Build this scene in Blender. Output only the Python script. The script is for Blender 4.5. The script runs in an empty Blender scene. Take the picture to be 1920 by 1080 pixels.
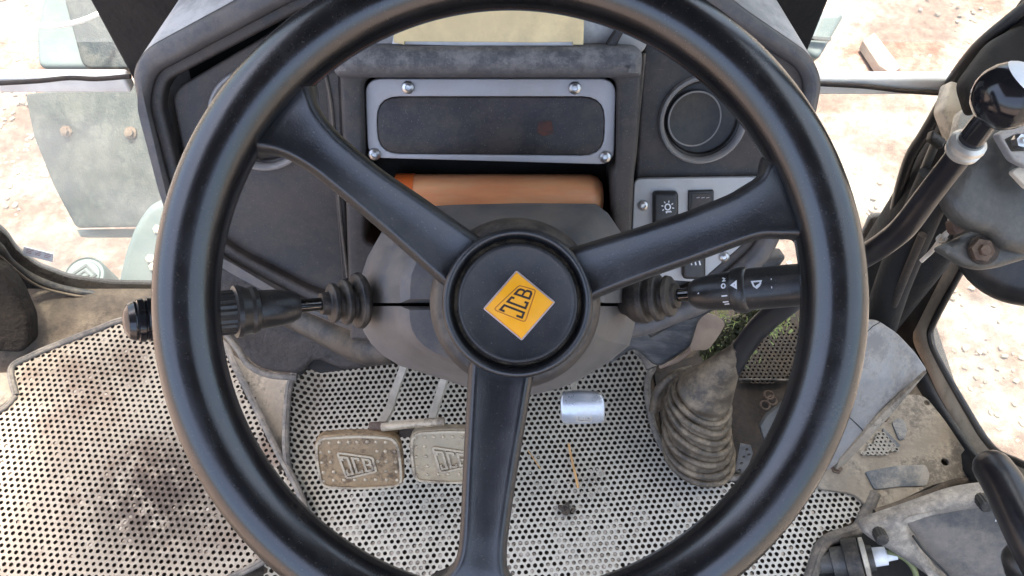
import bpy, bmesh, math, random
from mathutils import Vector, Matrix, noise
from mathutils.geometry import tessellate_polygon
random.seed(4)
S = bpy.context.scene
COL = S.collection
V3 = Vector

# ------------------------------------------------------------ camera, sky, sun, exposure
PITCH = math.radians(57)
FPX = 1507.0
sP, cP = math.sin(PITCH), math.cos(PITCH)
CAM = V3((0, -.2505, 1.046))
FW = V3((0, cP, -sP)); RT = V3((1, 0, 0)); DN = V3((0, -sP, -cP))
cd = bpy.data.cameras.new('camera'); cam = bpy.data.objects.new('camera', cd); COL.objects.link(cam)
cam.location = CAM; cam.rotation_euler = (math.pi/2-PITCH, 0, 0)
cd.sensor_width = 36; cd.lens = 36*FPX/1920; cd.clip_start = .02; cd.clip_end = 2000
S.camera = cam
SUN_EL, SUN_AZ = math.radians(80), math.radians(0)      # azimuth from +Y towards +X
w = bpy.data.worlds.new('World'); S.world = w; w.use_nodes = True
nt = w.node_tree; bg = nt.nodes['Background']
sky = nt.nodes.new('ShaderNodeTexSky'); sky.sky_type = 'NISHITA'; sky.sun_disc = False
sky.sun_elevation = SUN_EL; sky.sun_rotation = SUN_AZ; sky.air_density = .8; sky.dust_density = 5.0; sky.ozone_density = .3
nt.links.new(sky.outputs[0], bg.inputs[0]); bg.inputs[1].default_value = .15
sd = bpy.data.lights.new('sun', 'SUN'); sd.energy = 2.0; sd.angle = math.radians(6); sd.color = (1, .95, .88)
sun = bpy.data.objects.new('sun', sd); COL.objects.link(sun)
sdir = V3((math.sin(SUN_AZ)*math.cos(SUN_EL), math.cos(SUN_AZ)*math.cos(SUN_EL), math.sin(SUN_EL)))
sun.rotation_euler = sdir.to_track_quat('Z', 'Y').to_euler(); sun.location = sdir*8
S.view_settings.view_transform = 'Standard'; S.view_settings.look = 'None'; S.view_settings.gamma = 1
S.view_settings.exposure = 2.6
S.cycles.max_bounces = 8; S.cycles.transparent_max_bounces = 12
S.cycles.use_denoising = True

# ------------------------------------------------------------ pixel ray helpers (real depth d along the view axis)
def ray(px, py): return FW + RT*((px-960)/FPX) + DN*((py-540)/FPX)
def at(px, py, d): return CAM + ray(px, py)*d
class Plane:
    def __init__(s, o, n):
        s.o = V3(o); s.n = V3(n).normalized()
        if s.n.dot(CAM-s.o) < 0: s.n = -s.n
        u = RT - s.n*RT.dot(s.n); u = u if u.length > .05 else V3((0, 1, 0)); s.u = u.normalized(); s.v = s.n.cross(s.u)
    def px(s, p, h=0):
        o = s.o + s.n*h; r = ray(p[0], p[1]); t = (o-CAM).dot(s.n)/r.dot(s.n); return CAM + r*t
    def loc(s, w): q = w-s.o; return (q.dot(s.u), q.dot(s.v))
    def wld(s, p, h=0): return s.o + s.u*p[0] + s.v*p[1] + s.n*h
def cam_plane(px, py, d, kx=0, ky=0): return Plane(at(px, py, d), RT*kx + DN*ky - FW)
FLOOR = Plane((0, 0, 0), (0, 0, 1))
GLASS = Plane((0, .43, 0), (0, -1, 0))
DOORP = Plane((.62, 0, 0), (-1, 0, 0))
DASH = cam_plane(920, 225, .66, 0, .445)

# ------------------------------------------------------------ materials
MATS = {}
def lin(c):
    return tuple(((x/255)/12.92 if x/255 <= .04045 else ((x/255+.055)/1.055)**2.4) for x in c)
def mat(name, base, rough=.5, dust=None, dust_amt=.0, up=.6, scale=30, bump=.15, bscale=400, bdist=.001, metal=0, var=.15,
        spec=.5, stain=None, stain_amt=0, stain_scale=8, coat=0, stretch=(1, 1, 1), speck=0):
    if name in MATS: return MATS[name]
    m = bpy.data.materials.new(name); m.use_nodes = True; t = m.node_tree; N = t.nodes; L = t.links
    b = N['Principled BSDF']
    tc = N.new('ShaderNodeTexCoord'); mp = N.new('ShaderNodeMapping'); L.new(tc.outputs['Object'], mp.inputs[0]); mp.inputs['Scale'].default_value = stretch
    def nz(s, det=6, rg=.6):
        n = N.new('ShaderNodeTexNoise'); n.inputs['Scale'].default_value = s; n.inputs['Detail'].default_value = det; n.inputs['Roughness'].default_value = rg
        L.new(mp.outputs[0], n.inputs['Vector']); return n.outputs['Fac']
    def ramp(x, a, c):
        r = N.new('ShaderNodeMapRange'); r.inputs[1].default_value = a; r.inputs[2].default_value = c; L.new(x, r.inputs[0]); r.interpolation_type = 'SMOOTHSTEP'; return r.outputs[0]
    def mul(x, y):
        q = N.new('ShaderNodeMath'); q.operation = 'MULTIPLY'
        for i, z in enumerate((x, y)):
            if isinstance(z, (int, float)): q.inputs[i].default_value = z
            else: L.new(z, q.inputs[i])
        return q.outputs[0]
    def mix(f, a, c):
        q = N.new('ShaderNodeMix'); q.data_type = 'RGBA'
        if isinstance(f, (int, float)): q.inputs[0].default_value = f
        else: L.new(f, q.inputs[0])
        for i, z in ((6, a), (7, c)):
            if isinstance(z, tuple): q.inputs[i].default_value = (*z[:3], 1)
            else: L.new(z, q.inputs[i])
        return q.outputs[2]
    n1 = nz(scale); 
    c = mix(ramp(n1, .3, .7), tuple(x*(1-var) for x in base), tuple(min(1, x*(1+var)) for x in base))
    rr = None
    if dust_amt > 0:
        g = N.new('ShaderNodeNewGeometry'); sx = N.new('ShaderNodeSeparateXYZ'); L.new(g.outputs['Normal'], sx.inputs[0])
        upf = ramp(sx.outputs[2], -.2+(1-up)*-.8, .9)
        f = mul(mul(ramp(nz(scale*.6, 10, .78), .40, .62), upf), dust_amt)
        c = mix(f, c, tuple(dust)); rr = f
    if stain_amt > 0:
        f = mul(ramp(nz(stain_scale, 10, .8), .47, .60), stain_amt); c = mix(f, c, tuple(stain))
    if speck > 0:
        f = mul(ramp(nz(900, 2, .5), .66, .72), speck); c = mix(f, c, (.5, .45, .38))
    L.new(c, b.inputs['Base Color'])
    b.inputs['Metallic'].default_value = metal; b.inputs['Specular IOR Level'].default_value = spec
    b.inputs['Coat Weight'].default_value = coat
    r = N.new('ShaderNodeMapRange'); r.inputs[3].default_value = max(.02, rough*.8); r.inputs[4].default_value = min(1, rough*1.25); L.new(nz(scale*2.3), r.inputs[0])
    if rr is not None:
        q = N.new('ShaderNodeMath'); q.operation = 'MULTIPLY_ADD'; q.use_clamp = True; L.new(rr, q.inputs[0]); q.inputs[1].default_value = .5; L.new(r.outputs[0], q.inputs[2]); L.new(q.outputs[0], b.inputs['Roughness'])
    else: L.new(r.outputs[0], b.inputs['Roughness'])
    if bump > 0:
        bp = N.new('ShaderNodeBump'); bp.inputs['Strength'].default_value = bump; bp.inputs['Distance'].default_value = bdist
        L.new(nz(bscale, 4, .55), bp.inputs['Height']); L.new(bp.outputs[0], b.inputs['Normal'])
    MATS[name] = m; return m
DUST = (.36, .285, .20)
M = {}
M['rim'] = mat('black_rim_plastic', (.005, .0055, .0065), .22, (.06, .055, .05), .1, .5, 40, .08, 1500, .0003, var=.4, speck=.07, spec=.85)
M['spoke'] = mat('grained_black_plastic', (.011, .012, .014), .33, (.08, .07, .06), .16, .5, 30, .35, 900, .0005, speck=.12, spec=.8)
M['cap'] = mat('matt_black_cap', (.016, .017, .019), .45, DUST, .04, .5, 60, .3, 1800, .0003, speck=.12)
M['collar'] = mat('dusty_hub_plastic', (.040, .034, .030), .55, DUST, .35, .6, 40, .3, 900, .0006)
M['groove'] = mat('dusty_groove', (.03, .025, .02), .85, (.30, .23, .15), .6, .9, 120, .4, 1200, .0008)
M['cowl'] = mat('grey_cowl_plastic', (.12, .115, .112), .5, DUST, .28, .5, 25, .35, 1400, .0005, speck=.1)
M['dash'] = mat('dash_plastic', (.030, .026, .024), .48, (.18, .14, .11), .4, .5, 22, .35, 1300, .0005, speck=.2, stain=(.06, .052, .046), stain_amt=.35, stain_scale=14)
M['hood'] = mat('dash_hood_plastic', (.42, .40, .37), .45, (.82, .78, .72), .7, .0, 18, .3, 1300, .0005, speck=.15)
M['bezel'] = mat('silver_grey_plate', (.42, .41, .42), .42, DUST, .25, .5, 30, .1, 900, .0003, var=.06)
M['panel'] = mat('light_grey_switch_plate', (.46, .46, .45), .45, DUST, .2, .5, 30, .1, 900, .0003, var=.06)
M['display'] = mat('dark_display_glass', (.020, .016, .016), .4, DUST, .12, .5, 50, .15, 500, .0002, speck=.25, stain=(.05, .03, .025), stain_amt=.4, stain_scale=9)
M['black'] = mat('black_plastic', (.010, .010, .011), .35, DUST, .07, .5, 40, .15, 900, .0004, speck=.1)
M['blackgloss'] = mat('gloss_black_knob', (.006, .007, .010), .14, DUST, .03, .5, 40, .03, 500, .0003, spec=.6)
M['rubber'] = mat('dusty_black_rubber', (.013, .012, .0115), .5, DUST, .22, .5, 50, .3, 600, .001, speck=.1)
M['boot'] = mat('tan_dusty_rubber_boot', (.075, .055, .036), .45, (.40, .30, .19), .6, .7, 45, .3, 500, .001, stain=(.03, .022, .015), stain_amt=.6, stain_scale=35)
M['consolepale'] = mat('dusty_console_rim', (.20, .175, .145), .65, (.55, .47, .37), .85, .7, 30, .35, 500, .001, stain=(.10, .09, .08), stain_amt=.5, stain_scale=14)
M['shaft'] = mat('black_lever_paint', (.008, .008, .011), .3, DUST, .05, .5, 40, .05, 500, .0003)
M['steel'] = mat('bright_steel', (.55, .54, .52), .3, DUST, .1, .5, 60, .05, 500, .0004, metal=1)
M['pedal'] = mat('dirty_cast_pedal', (.27, .18, .095), .38, (.50, .33, .17), .5, .8, 22, .4, 350, .0014, metal=.35, stain=(.06, .036, .02), stain_amt=.8, stain_scale=30)
M['accel'] = mat('polished_pedal', (.62, .64, .67), .28, (.5, .4, .28), .45, .8, 26, .15, 300, .0006, metal=.7)
M['arm'] = mat('pale_dusty_steel_arm', (.52, .46, .37), .6, DUST, .2, .6, 60, .2, 400, .0006)
M['white'] = mat('white_print', (.75, .76, .78), .5, bump=0)
M['lamp'] = mat('white_knob_top', (.82, .82, .80), .3, bump=0)
M['orange'] = mat('orange_badge', (.95, .40, .012), .4, (.85, .45, .10), .2, .6, 90, .1, 900, .0002, var=.04)
M['badgeedge'] = mat('pale_badge_edge', (.42, .33, .30), .5, bump=.1)
M['ink'] = mat('dark_badge_print', (.025, .012, .008), .6, bump=0)
M['inkline'] = mat('brown_badge_line', (.40, .13, .01), .6, bump=0)
M['copper'] = mat('orange_brown_drum', (.95, .36, .15), .35, (.75, .55, .28), .3, .4, 12, .2, 250, .0006, metal=.0, stretch=(1, 5, 5), spec=.6)
M['copperhot'] = mat('orange_drum_edge', (.80, .16, .03), .5, bump=0)
M['cream'] = mat('cream_painted_metal', (.85, .66, .34), .5, DUST, .05, .5, 18, .15, 500, .0006, stain=(.35, .26, .15), stain_amt=.2, stain_scale=12)
M['creamframe'] = mat('dusty_cream_frame', (.62, .54, .42), .55, DUST, .3, .6, 14, .2, 500, .0008, stain=(.14, .11, .08), stain_amt=.5, stain_scale=16)
M['whiteframe'] = mat('chalky_white_paint', (.90, .87, .80), .5, DUST, .04, .6, 14, .2, 500, .0008)
M['doorpaint'] = mat('tan_door_paint', (.50, .42, .31), .5, DUST, .3, .6, 14, .2, 500, .0008, stain=(.2, .16, .11), stain_amt=.4, stain_scale=16)
M['paper'] = mat('white_paper', (.85, .83, .8), .6, bump=0)
M['mud'] = mat('muddy_floor', (.085, .062, .042), .85, (.26, .20, .14), .6, .8, 9, .5, 120, .004, stain=(.045, .034, .026), stain_amt=.8, stain_scale=7)
M['mudpale'] = mat('pale_dusty_floor', (.27, .22, .16), .8, (.48, .40, .30), .8, .8, 12, .4, 160, .003, stain=(.10, .085, .07), stain_amt=.8, stain_scale=13)
M['brown'] = mat('dark_brown_panel', (.035, .025, .018), .7, (.14, .10, .07), .5, .7, 12, .5, 120, .003, stain=(.02, .018, .015), stain_amt=.6, stain_scale=9)
M['blackmud'] = mat('black_muddy_trim', (.012, .009, .007), .9, (.08, .06, .04), .12, .6, 12, .8, 90, .006, spec=.2)
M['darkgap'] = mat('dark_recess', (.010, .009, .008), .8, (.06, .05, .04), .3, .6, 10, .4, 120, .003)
M['kick'] = mat('wrinkled_kick_panel', (.026, .021, .019), .55, (.14, .11, .085), .45, .6, 14, .8, 60, .006, speck=.2)
M['bluegrey'] = mat('blue_grey_sheet', (.27, .26, .25), .45, (.46, .38, .28), .7, .7, 24, .2, 200, .0015, stain=(.13, .135, .15), stain_amt=.6, stain_scale=14, metal=.15)
M['console'] = mat('grey_console_plastic', (.085, .08, .075), .6, (.42, .35, .28), .55, .7, 10, .35, 500, .001, stain=(.08, .08, .08), stain_amt=.35, stain_scale=5)
M['housing'] = mat('olive_grey_housing', (.045, .042, .036), .4, (.24, .215, .18), .35, .6, 9, .4, 300, .0015, stain=(.05, .048, .042), stain_amt=.6, stain_scale=8, coat=.1)
M['teal'] = mat('grey_green_steel', (.018, .027, .026), .5, (.06, .065, .055), .6, .8, 9, .3, 150, .003, stain=(.075, .078, .065), stain_amt=.7, stain_scale=16, stretch=(1.8, 1.8, .3))
M['tealpale'] = mat('pale_green_steel', (.085, .12, .115), .45, (.16, .17, .15), .5, .8, 9, .2, 150, .002)
M['piping'] = mat('mat_edge_piping', (.11, .095, .08), .75, (.40, .33, .25), .55, .7, 60, .5, 500, .0012)
M['rust'] = mat('rusty_bolt', (.10, .06, .04), .7, DUST, .3, .6, 80, .3, 600, .001, metal=.2)
M['straw'] = mat('dry_straw', (.60, .33, .13), .7, bump=0)
M['tan'] = mat('tan_rubber_flap', (.34, .23, .16), .6, (.45, .35, .26), .6, .7, 25, .2, 300, .001)
M['leaf'] = mat('dark_weed', (.045, .05, .018), .7, (.2, .17, .08), .3, .8, 60, 0)
M['leafpale'] = mat('pale_weed', (.42, .48, .16), .6, bump=0)
M['red'] = mat('red_plastic', (.45, .03, .02), .4, bump=0)
M['olivewire'] = mat('olive_cable', (.16, .17, .07), .5, bump=.1)

def mat_sheet_mat(name, top, stain, s_amt, s_scale, s_lo=.5, spots=()):
    m = bpy.data.materials.new(name); m.use_nodes = True; t = m.node_tree; N = t.nodes; L = t.links; b = N['Principled BSDF']
    tc = N.new('ShaderNodeTexCoord')
    def nz(s, det=7, rg=.65):
        n = N.new('ShaderNodeTexNoise'); n.inputs['Scale'].default_value = s; n.inputs['Detail'].default_value = det; n.inputs['Roughness'].default_value = rg
        L.new(tc.outputs['Object'], n.inputs['Vector']); return n.outputs['Fac']
    def mr(x, a, c, lo=0, hi=1):
        r = N.new('ShaderNodeMapRange'); r.inputs[1].default_value = a; r.inputs[2].default_value = c; r.inputs[3].default_value = lo; r.inputs[4].default_value = hi
        L.new(x, r.inputs[0]); r.interpolation_type = 'SMOOTHSTEP'; return r.outputs[0]
    def mix(f, a, c):
        q = N.new('ShaderNodeMix'); q.data_type = 'RGBA'; L.new(f, q.inputs[0])
        for i, z in ((6, a), (7, c)):
            if isinstance(z, tuple): q.inputs[i].default_value = (*z[:3], 1)
            else: L.new(z, q.inputs[i])
        return q.outputs[2]
    c = mix(mr(nz(14), .35, .65), tuple(x*.82 for x in top), top)
    c = mix(mr(nz(s_scale), s_lo, s_lo+.16, 0, s_amt), c, stain)
    c = mix(mr(nz(70), .58, .7, 0, .5), c, tuple(x*.9 for x in stain))
    g = N.new('ShaderNodeNewGeometry'); sx = N.new('ShaderNodeSeparateXYZ'); L.new(g.outputs['True Normal'], sx.inputs[0])
    for (px, py, rx, col, amt, ns) in spots:                     # oil and mud stains; large pale spots paint brighter light with packed dust
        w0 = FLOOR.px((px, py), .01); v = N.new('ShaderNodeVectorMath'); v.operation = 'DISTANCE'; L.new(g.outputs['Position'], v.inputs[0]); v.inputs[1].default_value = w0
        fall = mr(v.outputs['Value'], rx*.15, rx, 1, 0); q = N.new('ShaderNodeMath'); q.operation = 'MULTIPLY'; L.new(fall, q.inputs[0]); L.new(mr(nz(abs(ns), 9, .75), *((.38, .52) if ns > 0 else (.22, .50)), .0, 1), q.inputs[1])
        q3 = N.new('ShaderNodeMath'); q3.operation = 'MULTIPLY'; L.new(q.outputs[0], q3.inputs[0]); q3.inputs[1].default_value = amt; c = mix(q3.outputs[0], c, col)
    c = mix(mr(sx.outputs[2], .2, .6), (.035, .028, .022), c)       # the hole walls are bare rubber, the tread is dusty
    L.new(c, b.inputs['Base Color']); b.inputs['Roughness'].default_value = .55
    bp = N.new('ShaderNodeBump'); bp.inputs['Strength'].default_value = .3; bp.inputs['Distance'].default_value = .001
    L.new(nz(500, 3), bp.inputs['Height']); L.new(bp.outputs[0], b.inputs['Normal'])
    return m
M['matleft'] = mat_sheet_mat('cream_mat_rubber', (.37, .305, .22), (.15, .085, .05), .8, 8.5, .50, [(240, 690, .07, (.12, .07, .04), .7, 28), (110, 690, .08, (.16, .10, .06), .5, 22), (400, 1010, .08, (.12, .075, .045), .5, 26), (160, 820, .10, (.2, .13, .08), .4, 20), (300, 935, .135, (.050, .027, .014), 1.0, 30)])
M['matmid'] = mat_sheet_mat('grey_cream_mat_rubber', (.285, .245, .185), (.15, .125, .095), .45, 5, .5, [(860, 1040, .40, (.56, .49, .37), .9, -6), (1200, 1060, .30, (.54, .48, .38), .85, -7), (1500, 1010, .25, (.50, .46, .39), .85, -7), (1062, 955, .02, (.06, .05, .04), .9, 60)])  # pale spots paint the brighter light low on the mat, over packed dust
M['matback'] = mat('mat_underside_dirt', (.045, .034, .025), .9, (.22, .16, .10), .3, .8, 8, .5, 200, .002)
M['dirtfill'] = mat('packed_grit', (.36, .30, .23), .8, (.5, .44, .36), .4, .8, 60, .6, 400, .001)

def glass_mat(name, haze, tint):
    m = bpy.data.materials.new(name); m.use_nodes = True; t = m.node_tree; N = t.nodes; L = t.links; N.clear()
    o = N.new('ShaderNodeOutputMaterial'); tr = N.new('ShaderNodeBsdfTransparent'); tr.inputs[0].default_value = (*tint, 1)
    gl = N.new('ShaderNodeBsdfGlossy'); gl.inputs['Roughness'].default_value = .03
    df = N.new('ShaderNodeBsdfTranslucent'); df.inputs[0].default_value = (.75, .72, .66, 1); d2 = N.new('ShaderNodeBsdfDiffuse'); d2.inputs[0].default_value = (.75, .72, .66, 1)
    md = N.new('ShaderNodeMixShader'); md.inputs[0].default_value = .4; L.new(df.outputs[0], md.inputs[1]); L.new(d2.outputs[0], md.inputs[2])
    lw = N.new('ShaderNodeLayerWeight'); lw.inputs[0].default_value = .5
    pw = N.new('ShaderNodeMath'); pw.operation = 'POWER'; L.new(lw.outputs['Facing'], pw.inputs[0]); pw.inputs[1].default_value = 4
    fr = N.new('ShaderNodeMath'); fr.operation = 'MULTIPLY_ADD'; L.new(pw.outputs[0], fr.inputs[0]); fr.inputs[1].default_value = .5; fr.inputs[2].default_value = .025
    m1 = N.new('ShaderNodeMixShader'); L.new(fr.outputs[0], m1.inputs[0]); L.new(tr.outputs[0], m1.inputs[1]); L.new(gl.outputs[0], m1.inputs[2])
    tc = N.new('ShaderNodeTexCoord'); n = N.new('ShaderNodeTexNoise'); n.inputs['Scale'].default_value = 7; n.inputs['Detail'].default_value = 8; L.new(tc.outputs['Object'], n.inputs['Vector'])
    r = N.new('ShaderNodeMapRange'); r.inputs[1].default_value = .35; r.inputs[2].default_value = .75; r.inputs[3].default_value = haze*.5; r.inputs[4].default_value = haze*1.8; L.new(n.outputs['Fac'], r.inputs[0])
    m2 = N.new('ShaderNodeMixShader'); L.new(r.outputs[0], m2.inputs[0]); L.new(m1.outputs[0], m2.inputs[1]); L.new(md.outputs[0], m2.inputs[2])
    L.new(m2.outputs[0], o.inputs[0]); return m
M['glass'] = glass_mat('dusty_clear_glass', .13, (.93, .97, .95))

def ground_mat():
    m = bpy.data.materials.new('pale_gravel_ground'); m.use_nodes = True; t = m.node_tree; N = t.nodes; L = t.links; b = N['Principled BSDF']
    tc = N.new('ShaderNodeTexCoord')
    def nz(s, det=8, rg=.65):
        n = N.new('ShaderNodeTexNoise'); n.inputs['Scale'].default_value = s; n.inputs['Detail'].default_value = det; n.inputs['Roughness'].default_value = rg
        L.new(tc.outputs['Object'], n.inputs['Vector']); return n.outputs['Fac']
    cr = N.new('ShaderNodeValToRGB'); L.new(nz(2.2), cr.inputs[0]); e = cr.color_ramp.elements
    e[0].position = .42; e[0].color = (.19, .115, .08, 1); e[1].position = .58; e[1].color = (.40, .33, .27, 1)
    cr2 = N.new('ShaderNodeValToRGB'); L.new(nz(28), cr2.inputs[0]); e = cr2.color_ramp.elements
    e[0].position = .38; e[0].color = (.45, .42, .38, 1); e[1].position = .6; e[1].color = (1, 1, 1, 1)
    q = N.new('ShaderNodeMix'); q.data_type = 'RGBA'; q.blend_type = 'MULTIPLY'; q.inputs[0].default_value = .8
    L.new(cr.outputs[0], q.inputs[6]); L.new(cr2.outputs[0], q.inputs[7]); L.new(q.outputs[2], b.inputs['Base Color']); b.inputs['Roughness'].default_value = .9
    bp = N.new('ShaderNodeBump'); bp.inputs['Strength'].default_value = .8; bp.inputs['Distance'].default_value = .03; L.new(nz(22), bp.inputs['Height']); L.new(bp.outputs[0], b.inputs['Normal'])
    return m
M['ground'] = ground_mat()
M['stone'] = mat('pale_stone', (.27, .225, .17), .85, (.38, .33, .26), .4, .7, 5, .4, 60, .006, var=.45, stain=(.25, .17, .12), stain_amt=.6, stain_scale=3)

# ------------------------------------------------------------ object helpers
def tag(o, label=None, cat=None, group=None, kind=None):
    if label: o['label'] = label
    if cat: o['category'] = cat
    if group: o['group'] = group
    if kind: o['kind'] = kind
    return o
def thing(name, loc, label, cat, group=None):
    o = bpy.data.objects.new(name, None); COL.objects.link(o); o.location = loc; o.empty_display_size = .02
    return tag(o, label, cat, group)
def worldloc(o):
    p = V3((0, 0, 0))
    while o: p += o.location; o = o.parent
    return p
def mesh(name, vs, fs, m, parent=None, smooth=True, angle=40, mats=None, idx=None, origin=None):
    me = bpy.data.meshes.new(name)
    base = worldloc(parent) if parent else V3((0, 0, 0))
    org = V3(origin) if origin is not None else (sum((V3(v) for v in vs), V3((0, 0, 0)))/max(1, len(vs)) if parent is None else base)
    me.from_pydata([tuple(V3(v)-org) for v in vs], [], fs)
    for x in (mats or [m]): me.materials.append(x)
    if idx: me.polygons.foreach_set('material_index', idx)
    bm = bmesh.new(); bm.from_mesh(me)
    if len(fs) < 30000: bmesh.ops.recalc_face_normals(bm, faces=bm.faces)
    bm.to_mesh(me); bm.free()
    if smooth:
        me.shade_smooth(); me.set_sharp_from_angle(angle=math.radians(angle))
    o = bpy.data.objects.new(name, me); COL.objects.link(o)
    if parent: o.parent = parent; o.location = org-base
    else: o.location = org
    return o
def rnd_poly(pts, r, seg=5):
    """round the corners of a 2D polygon; r a number or one per corner"""
    out = []; n = len(pts)
    for i, p in enumerate(pts):
        rr = r[i] if isinstance(r, (list, tuple)) else r
        a = V3((*pts[i-1], 0)); b = V3((*p, 0)); c = V3((*pts[(i+1) % n], 0))
        e1 = (a-b); e2 = (c-b); l1, l2 = e1.length, e2.length
        if rr <= 0 or l1 < 1e-9 or l2 < 1e-9: out.append((b.x, b.y)); continue
        e1 /= l1; e2 /= l2; k = min(rr, l1*.48, l2*.48)
        s, e = b+e1*k, b+e2*k
        for j in range(seg+1):
            t = j/seg; q = s*(1-t)**2 + b*2*t*(1-t) + e*t*t; out.append((q.x, q.y))
    return out
def area(p): return sum(p[i-1][0]*p[i][1]-p[i][0]*p[i-1][1] for i in range(len(p)))/2
def inset(p, d):
    n = len(p); out = []
    for i in range(n):
        a, b, c = (V3((*p[j], 0)) for j in (i-1, i, (i+1) % n))
        e1 = (b-a).normalized(); e2 = (c-b).normalized(); n1 = V3((-e1.y, e1.x, 0)); n2 = V3((-e2.y, e2.x, 0))
        k = n1+n2; dn = k.dot(n1)
        q = b + (k*(d/dn) if dn > .35 else n1*d)
        out.append((q.x, q.y))
    return out
def plate_data(pl, outer, holes, t, bev, h=0, seg=3):
    """outer, holes: 2D loops in plane coordinates. Front face at height h towards the camera, thickness t behind it."""
    vs, fs = [], []
    loops = []
    for k, lp in enumerate([outer]+list(holes)):
        if (area(lp) > 0) != (k == 0): lp = lp[::-1]
        loops.append(lp)
    front, back = [], []
    for lp in loops:
        n = len(lp); rows = []
        for j in range(seg+1):
            a = j/seg*math.pi/2
            rows.append([pl.wld(q, h-bev*(1-math.sin(a))) for q in inset(lp, bev*(1-math.cos(a)))] if bev > 0 or j == 0 else None)
            if bev <= 0: break
        rows.insert(0, [pl.wld(q, h-t) for q in lp])
        base = len(vs)
        for r in rows: vs += r
        for j in range(len(rows)-1):
            for i in range(n):
                a = base+j*n+i; b = base+j*n+(i+1) % n; fs.append((a, b, b+n, a+n))
        front.append((base+(len(rows)-1)*n, rows[-1], inset(lp, bev) if bev > 0 else lp)); back.append((base, lp))
    tri = tessellate_polygon([[V3((*q, 0)) for q in f[2]] for f in front])
    m = [f[0]+i for f in front for i in range(len(f[2]))]; fs += [tuple(m[i] for i in t3) for t3 in tri]
    m = [b[0]+i for b in back for i in range(len(b[1]))]
    tri = tessellate_polygon([[V3((*q, 0)) for q in b[1]] for b in back]); fs += [tuple(m[i] for i in t3)[::-1] for t3 in tri]
    return vs, fs
def plate(name, pl, outer, m, parent=None, holes=(), t=.01, bev=.002, h=0, r=0, hr=None, seg=3, pix=True):
    cv = (lambda p: pl.loc(pl.px(p, h))) if pix else (lambda p: p)
    o2 = rnd_poly([cv(p) for p in outer], r); hs = [rnd_poly([cv(p) for p in q], r if hr is None else hr) for q in holes]
    vs, fs = plate_data(pl, o2, hs, t, bev, h, seg)
    return mesh(name, vs, fs, m, parent)
def smooth_path(pts, n=8):
    P = [V3(p) for p in pts]; out = []
    for i in range(len(P)-1):
        a = P[i-1] if i else P[0]*2-P[1]; b, c = P[i], P[i+1]; d = P[i+2] if i+2 < len(P) else P[-1]*2-P[-2]
        for j in range(n):
            t = j/n; out.append(.5*((2*b)+(c-a)*t+(2*a-5*b+4*c-d)*t*t+(3*b-3*c+d-a)*t**3))
    out.append(P[-1]); return out
def lerp_list(a, n):
    out = []
    for i in range(len(a)-1):
        for j in range(n): out.append(a[i]+(a[i+1]-a[i])*j/n)
    out.append(a[-1]); return out
def tube_data(path, rad, seg=16, cap=True, closed=False):
    vs, fs = [], []; n = len(path)
    ref = None
    for i, p in enumerate(path):
        if closed: t = (path[(i+1) % n]-path[i-1])
        else: t = path[min(i+1, n-1)]-path[max(i-1, 0)]
        t.normalize()
        if ref is None: ref = t.orthogonal().normalized()
        ref = (ref-t*ref.dot(t)).normalized(); b = t.cross(ref)
        r = rad[i] if isinstance(rad, (list, tuple)) else rad
        for k in range(seg):
            a = 2*math.pi*k/seg; vs.append(p+(ref*math.cos(a)+b*math.sin(a))*r)
    for i in range(n if closed else n-1):
        j = (i+1) % n
        for k in range(seg): fs.append((i*seg+k, i*seg+(k+1) % seg, j*seg+(k+1) % seg, j*seg+k))
    if cap and not closed:
        fs.append(tuple(range(seg))[::-1]); fs.append(tuple((n-1)*seg+k for k in range(seg)))
    return vs, fs
def tube(name, pts, rad, m, parent=None, n=6, seg=16, smooth=True):
    path = smooth_path(pts, n) if n > 1 else [V3(p) for p in pts]
    if isinstance(rad, (list, tuple)): rad = lerp_list(list(rad), n) if n > 1 else rad
    vs, fs = tube_data(path, rad, seg); return mesh(name, vs, fs, m, parent, angle=50)
def lathe_data(o, ax, prof, seg=32, flute=None, caps=True):
    """prof: (distance along ax, radius) pairs"""
    o = V3(o); ax = V3(ax).normalized(); e1 = ax.orthogonal().normalized(); e2 = ax.cross(e1); vs, fs = [], []
    for (hh, r) in prof:
        for k in range(seg):
            a = 2*math.pi*k/seg; q = r*(1-(flute if flute and k % 2 else 0)); vs.append(o+ax*hh+(e1*math.cos(a)+e2*math.sin(a))*q)
    for i in range(len(prof)-1):
        for k in range(seg): fs.append((i*seg+k, i*seg+(k+1) % seg, (i+1)*seg+(k+1) % seg, (i+1)*seg+k))
    if caps: fs.append(tuple(range(seg))[::-1]); fs.append(tuple((len(prof)-1)*seg+k for k in range(seg)))
    return vs, fs
def lathe(name, o, ax, prof, m, parent=None, seg=32, flute=None, angle=35, caps=True):
    vs, fs = lathe_data(o, ax, prof, seg, flute, caps); return mesh(name, vs, fs, m, parent, angle=angle)
def join(parts):
    vs, fs = [], []
    for v, f in parts:
        b = len(vs); vs += list(v); fs += [tuple(i+b for i in q) for q in f]
    return vs, fs
def loft(name, rings, m, parent=None, cap0=True, cap1=True, angle=35):
    n = len(rings[0]); vs = [v for r in rings for v in r]; fs = []
    for j in range(len(rings)-1):
        for i in range(n): fs.append((j*n+i, j*n+(i+1) % n, (j+1)*n+(i+1) % n, (j+1)*n+i))
    if cap0: fs.append(tuple(range(n))[::-1])
    if cap1: fs.append(tuple((len(rings)-1)*n+i for i in range(n)))
    return mesh(name, vs, fs, m, parent, angle=angle)
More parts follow.
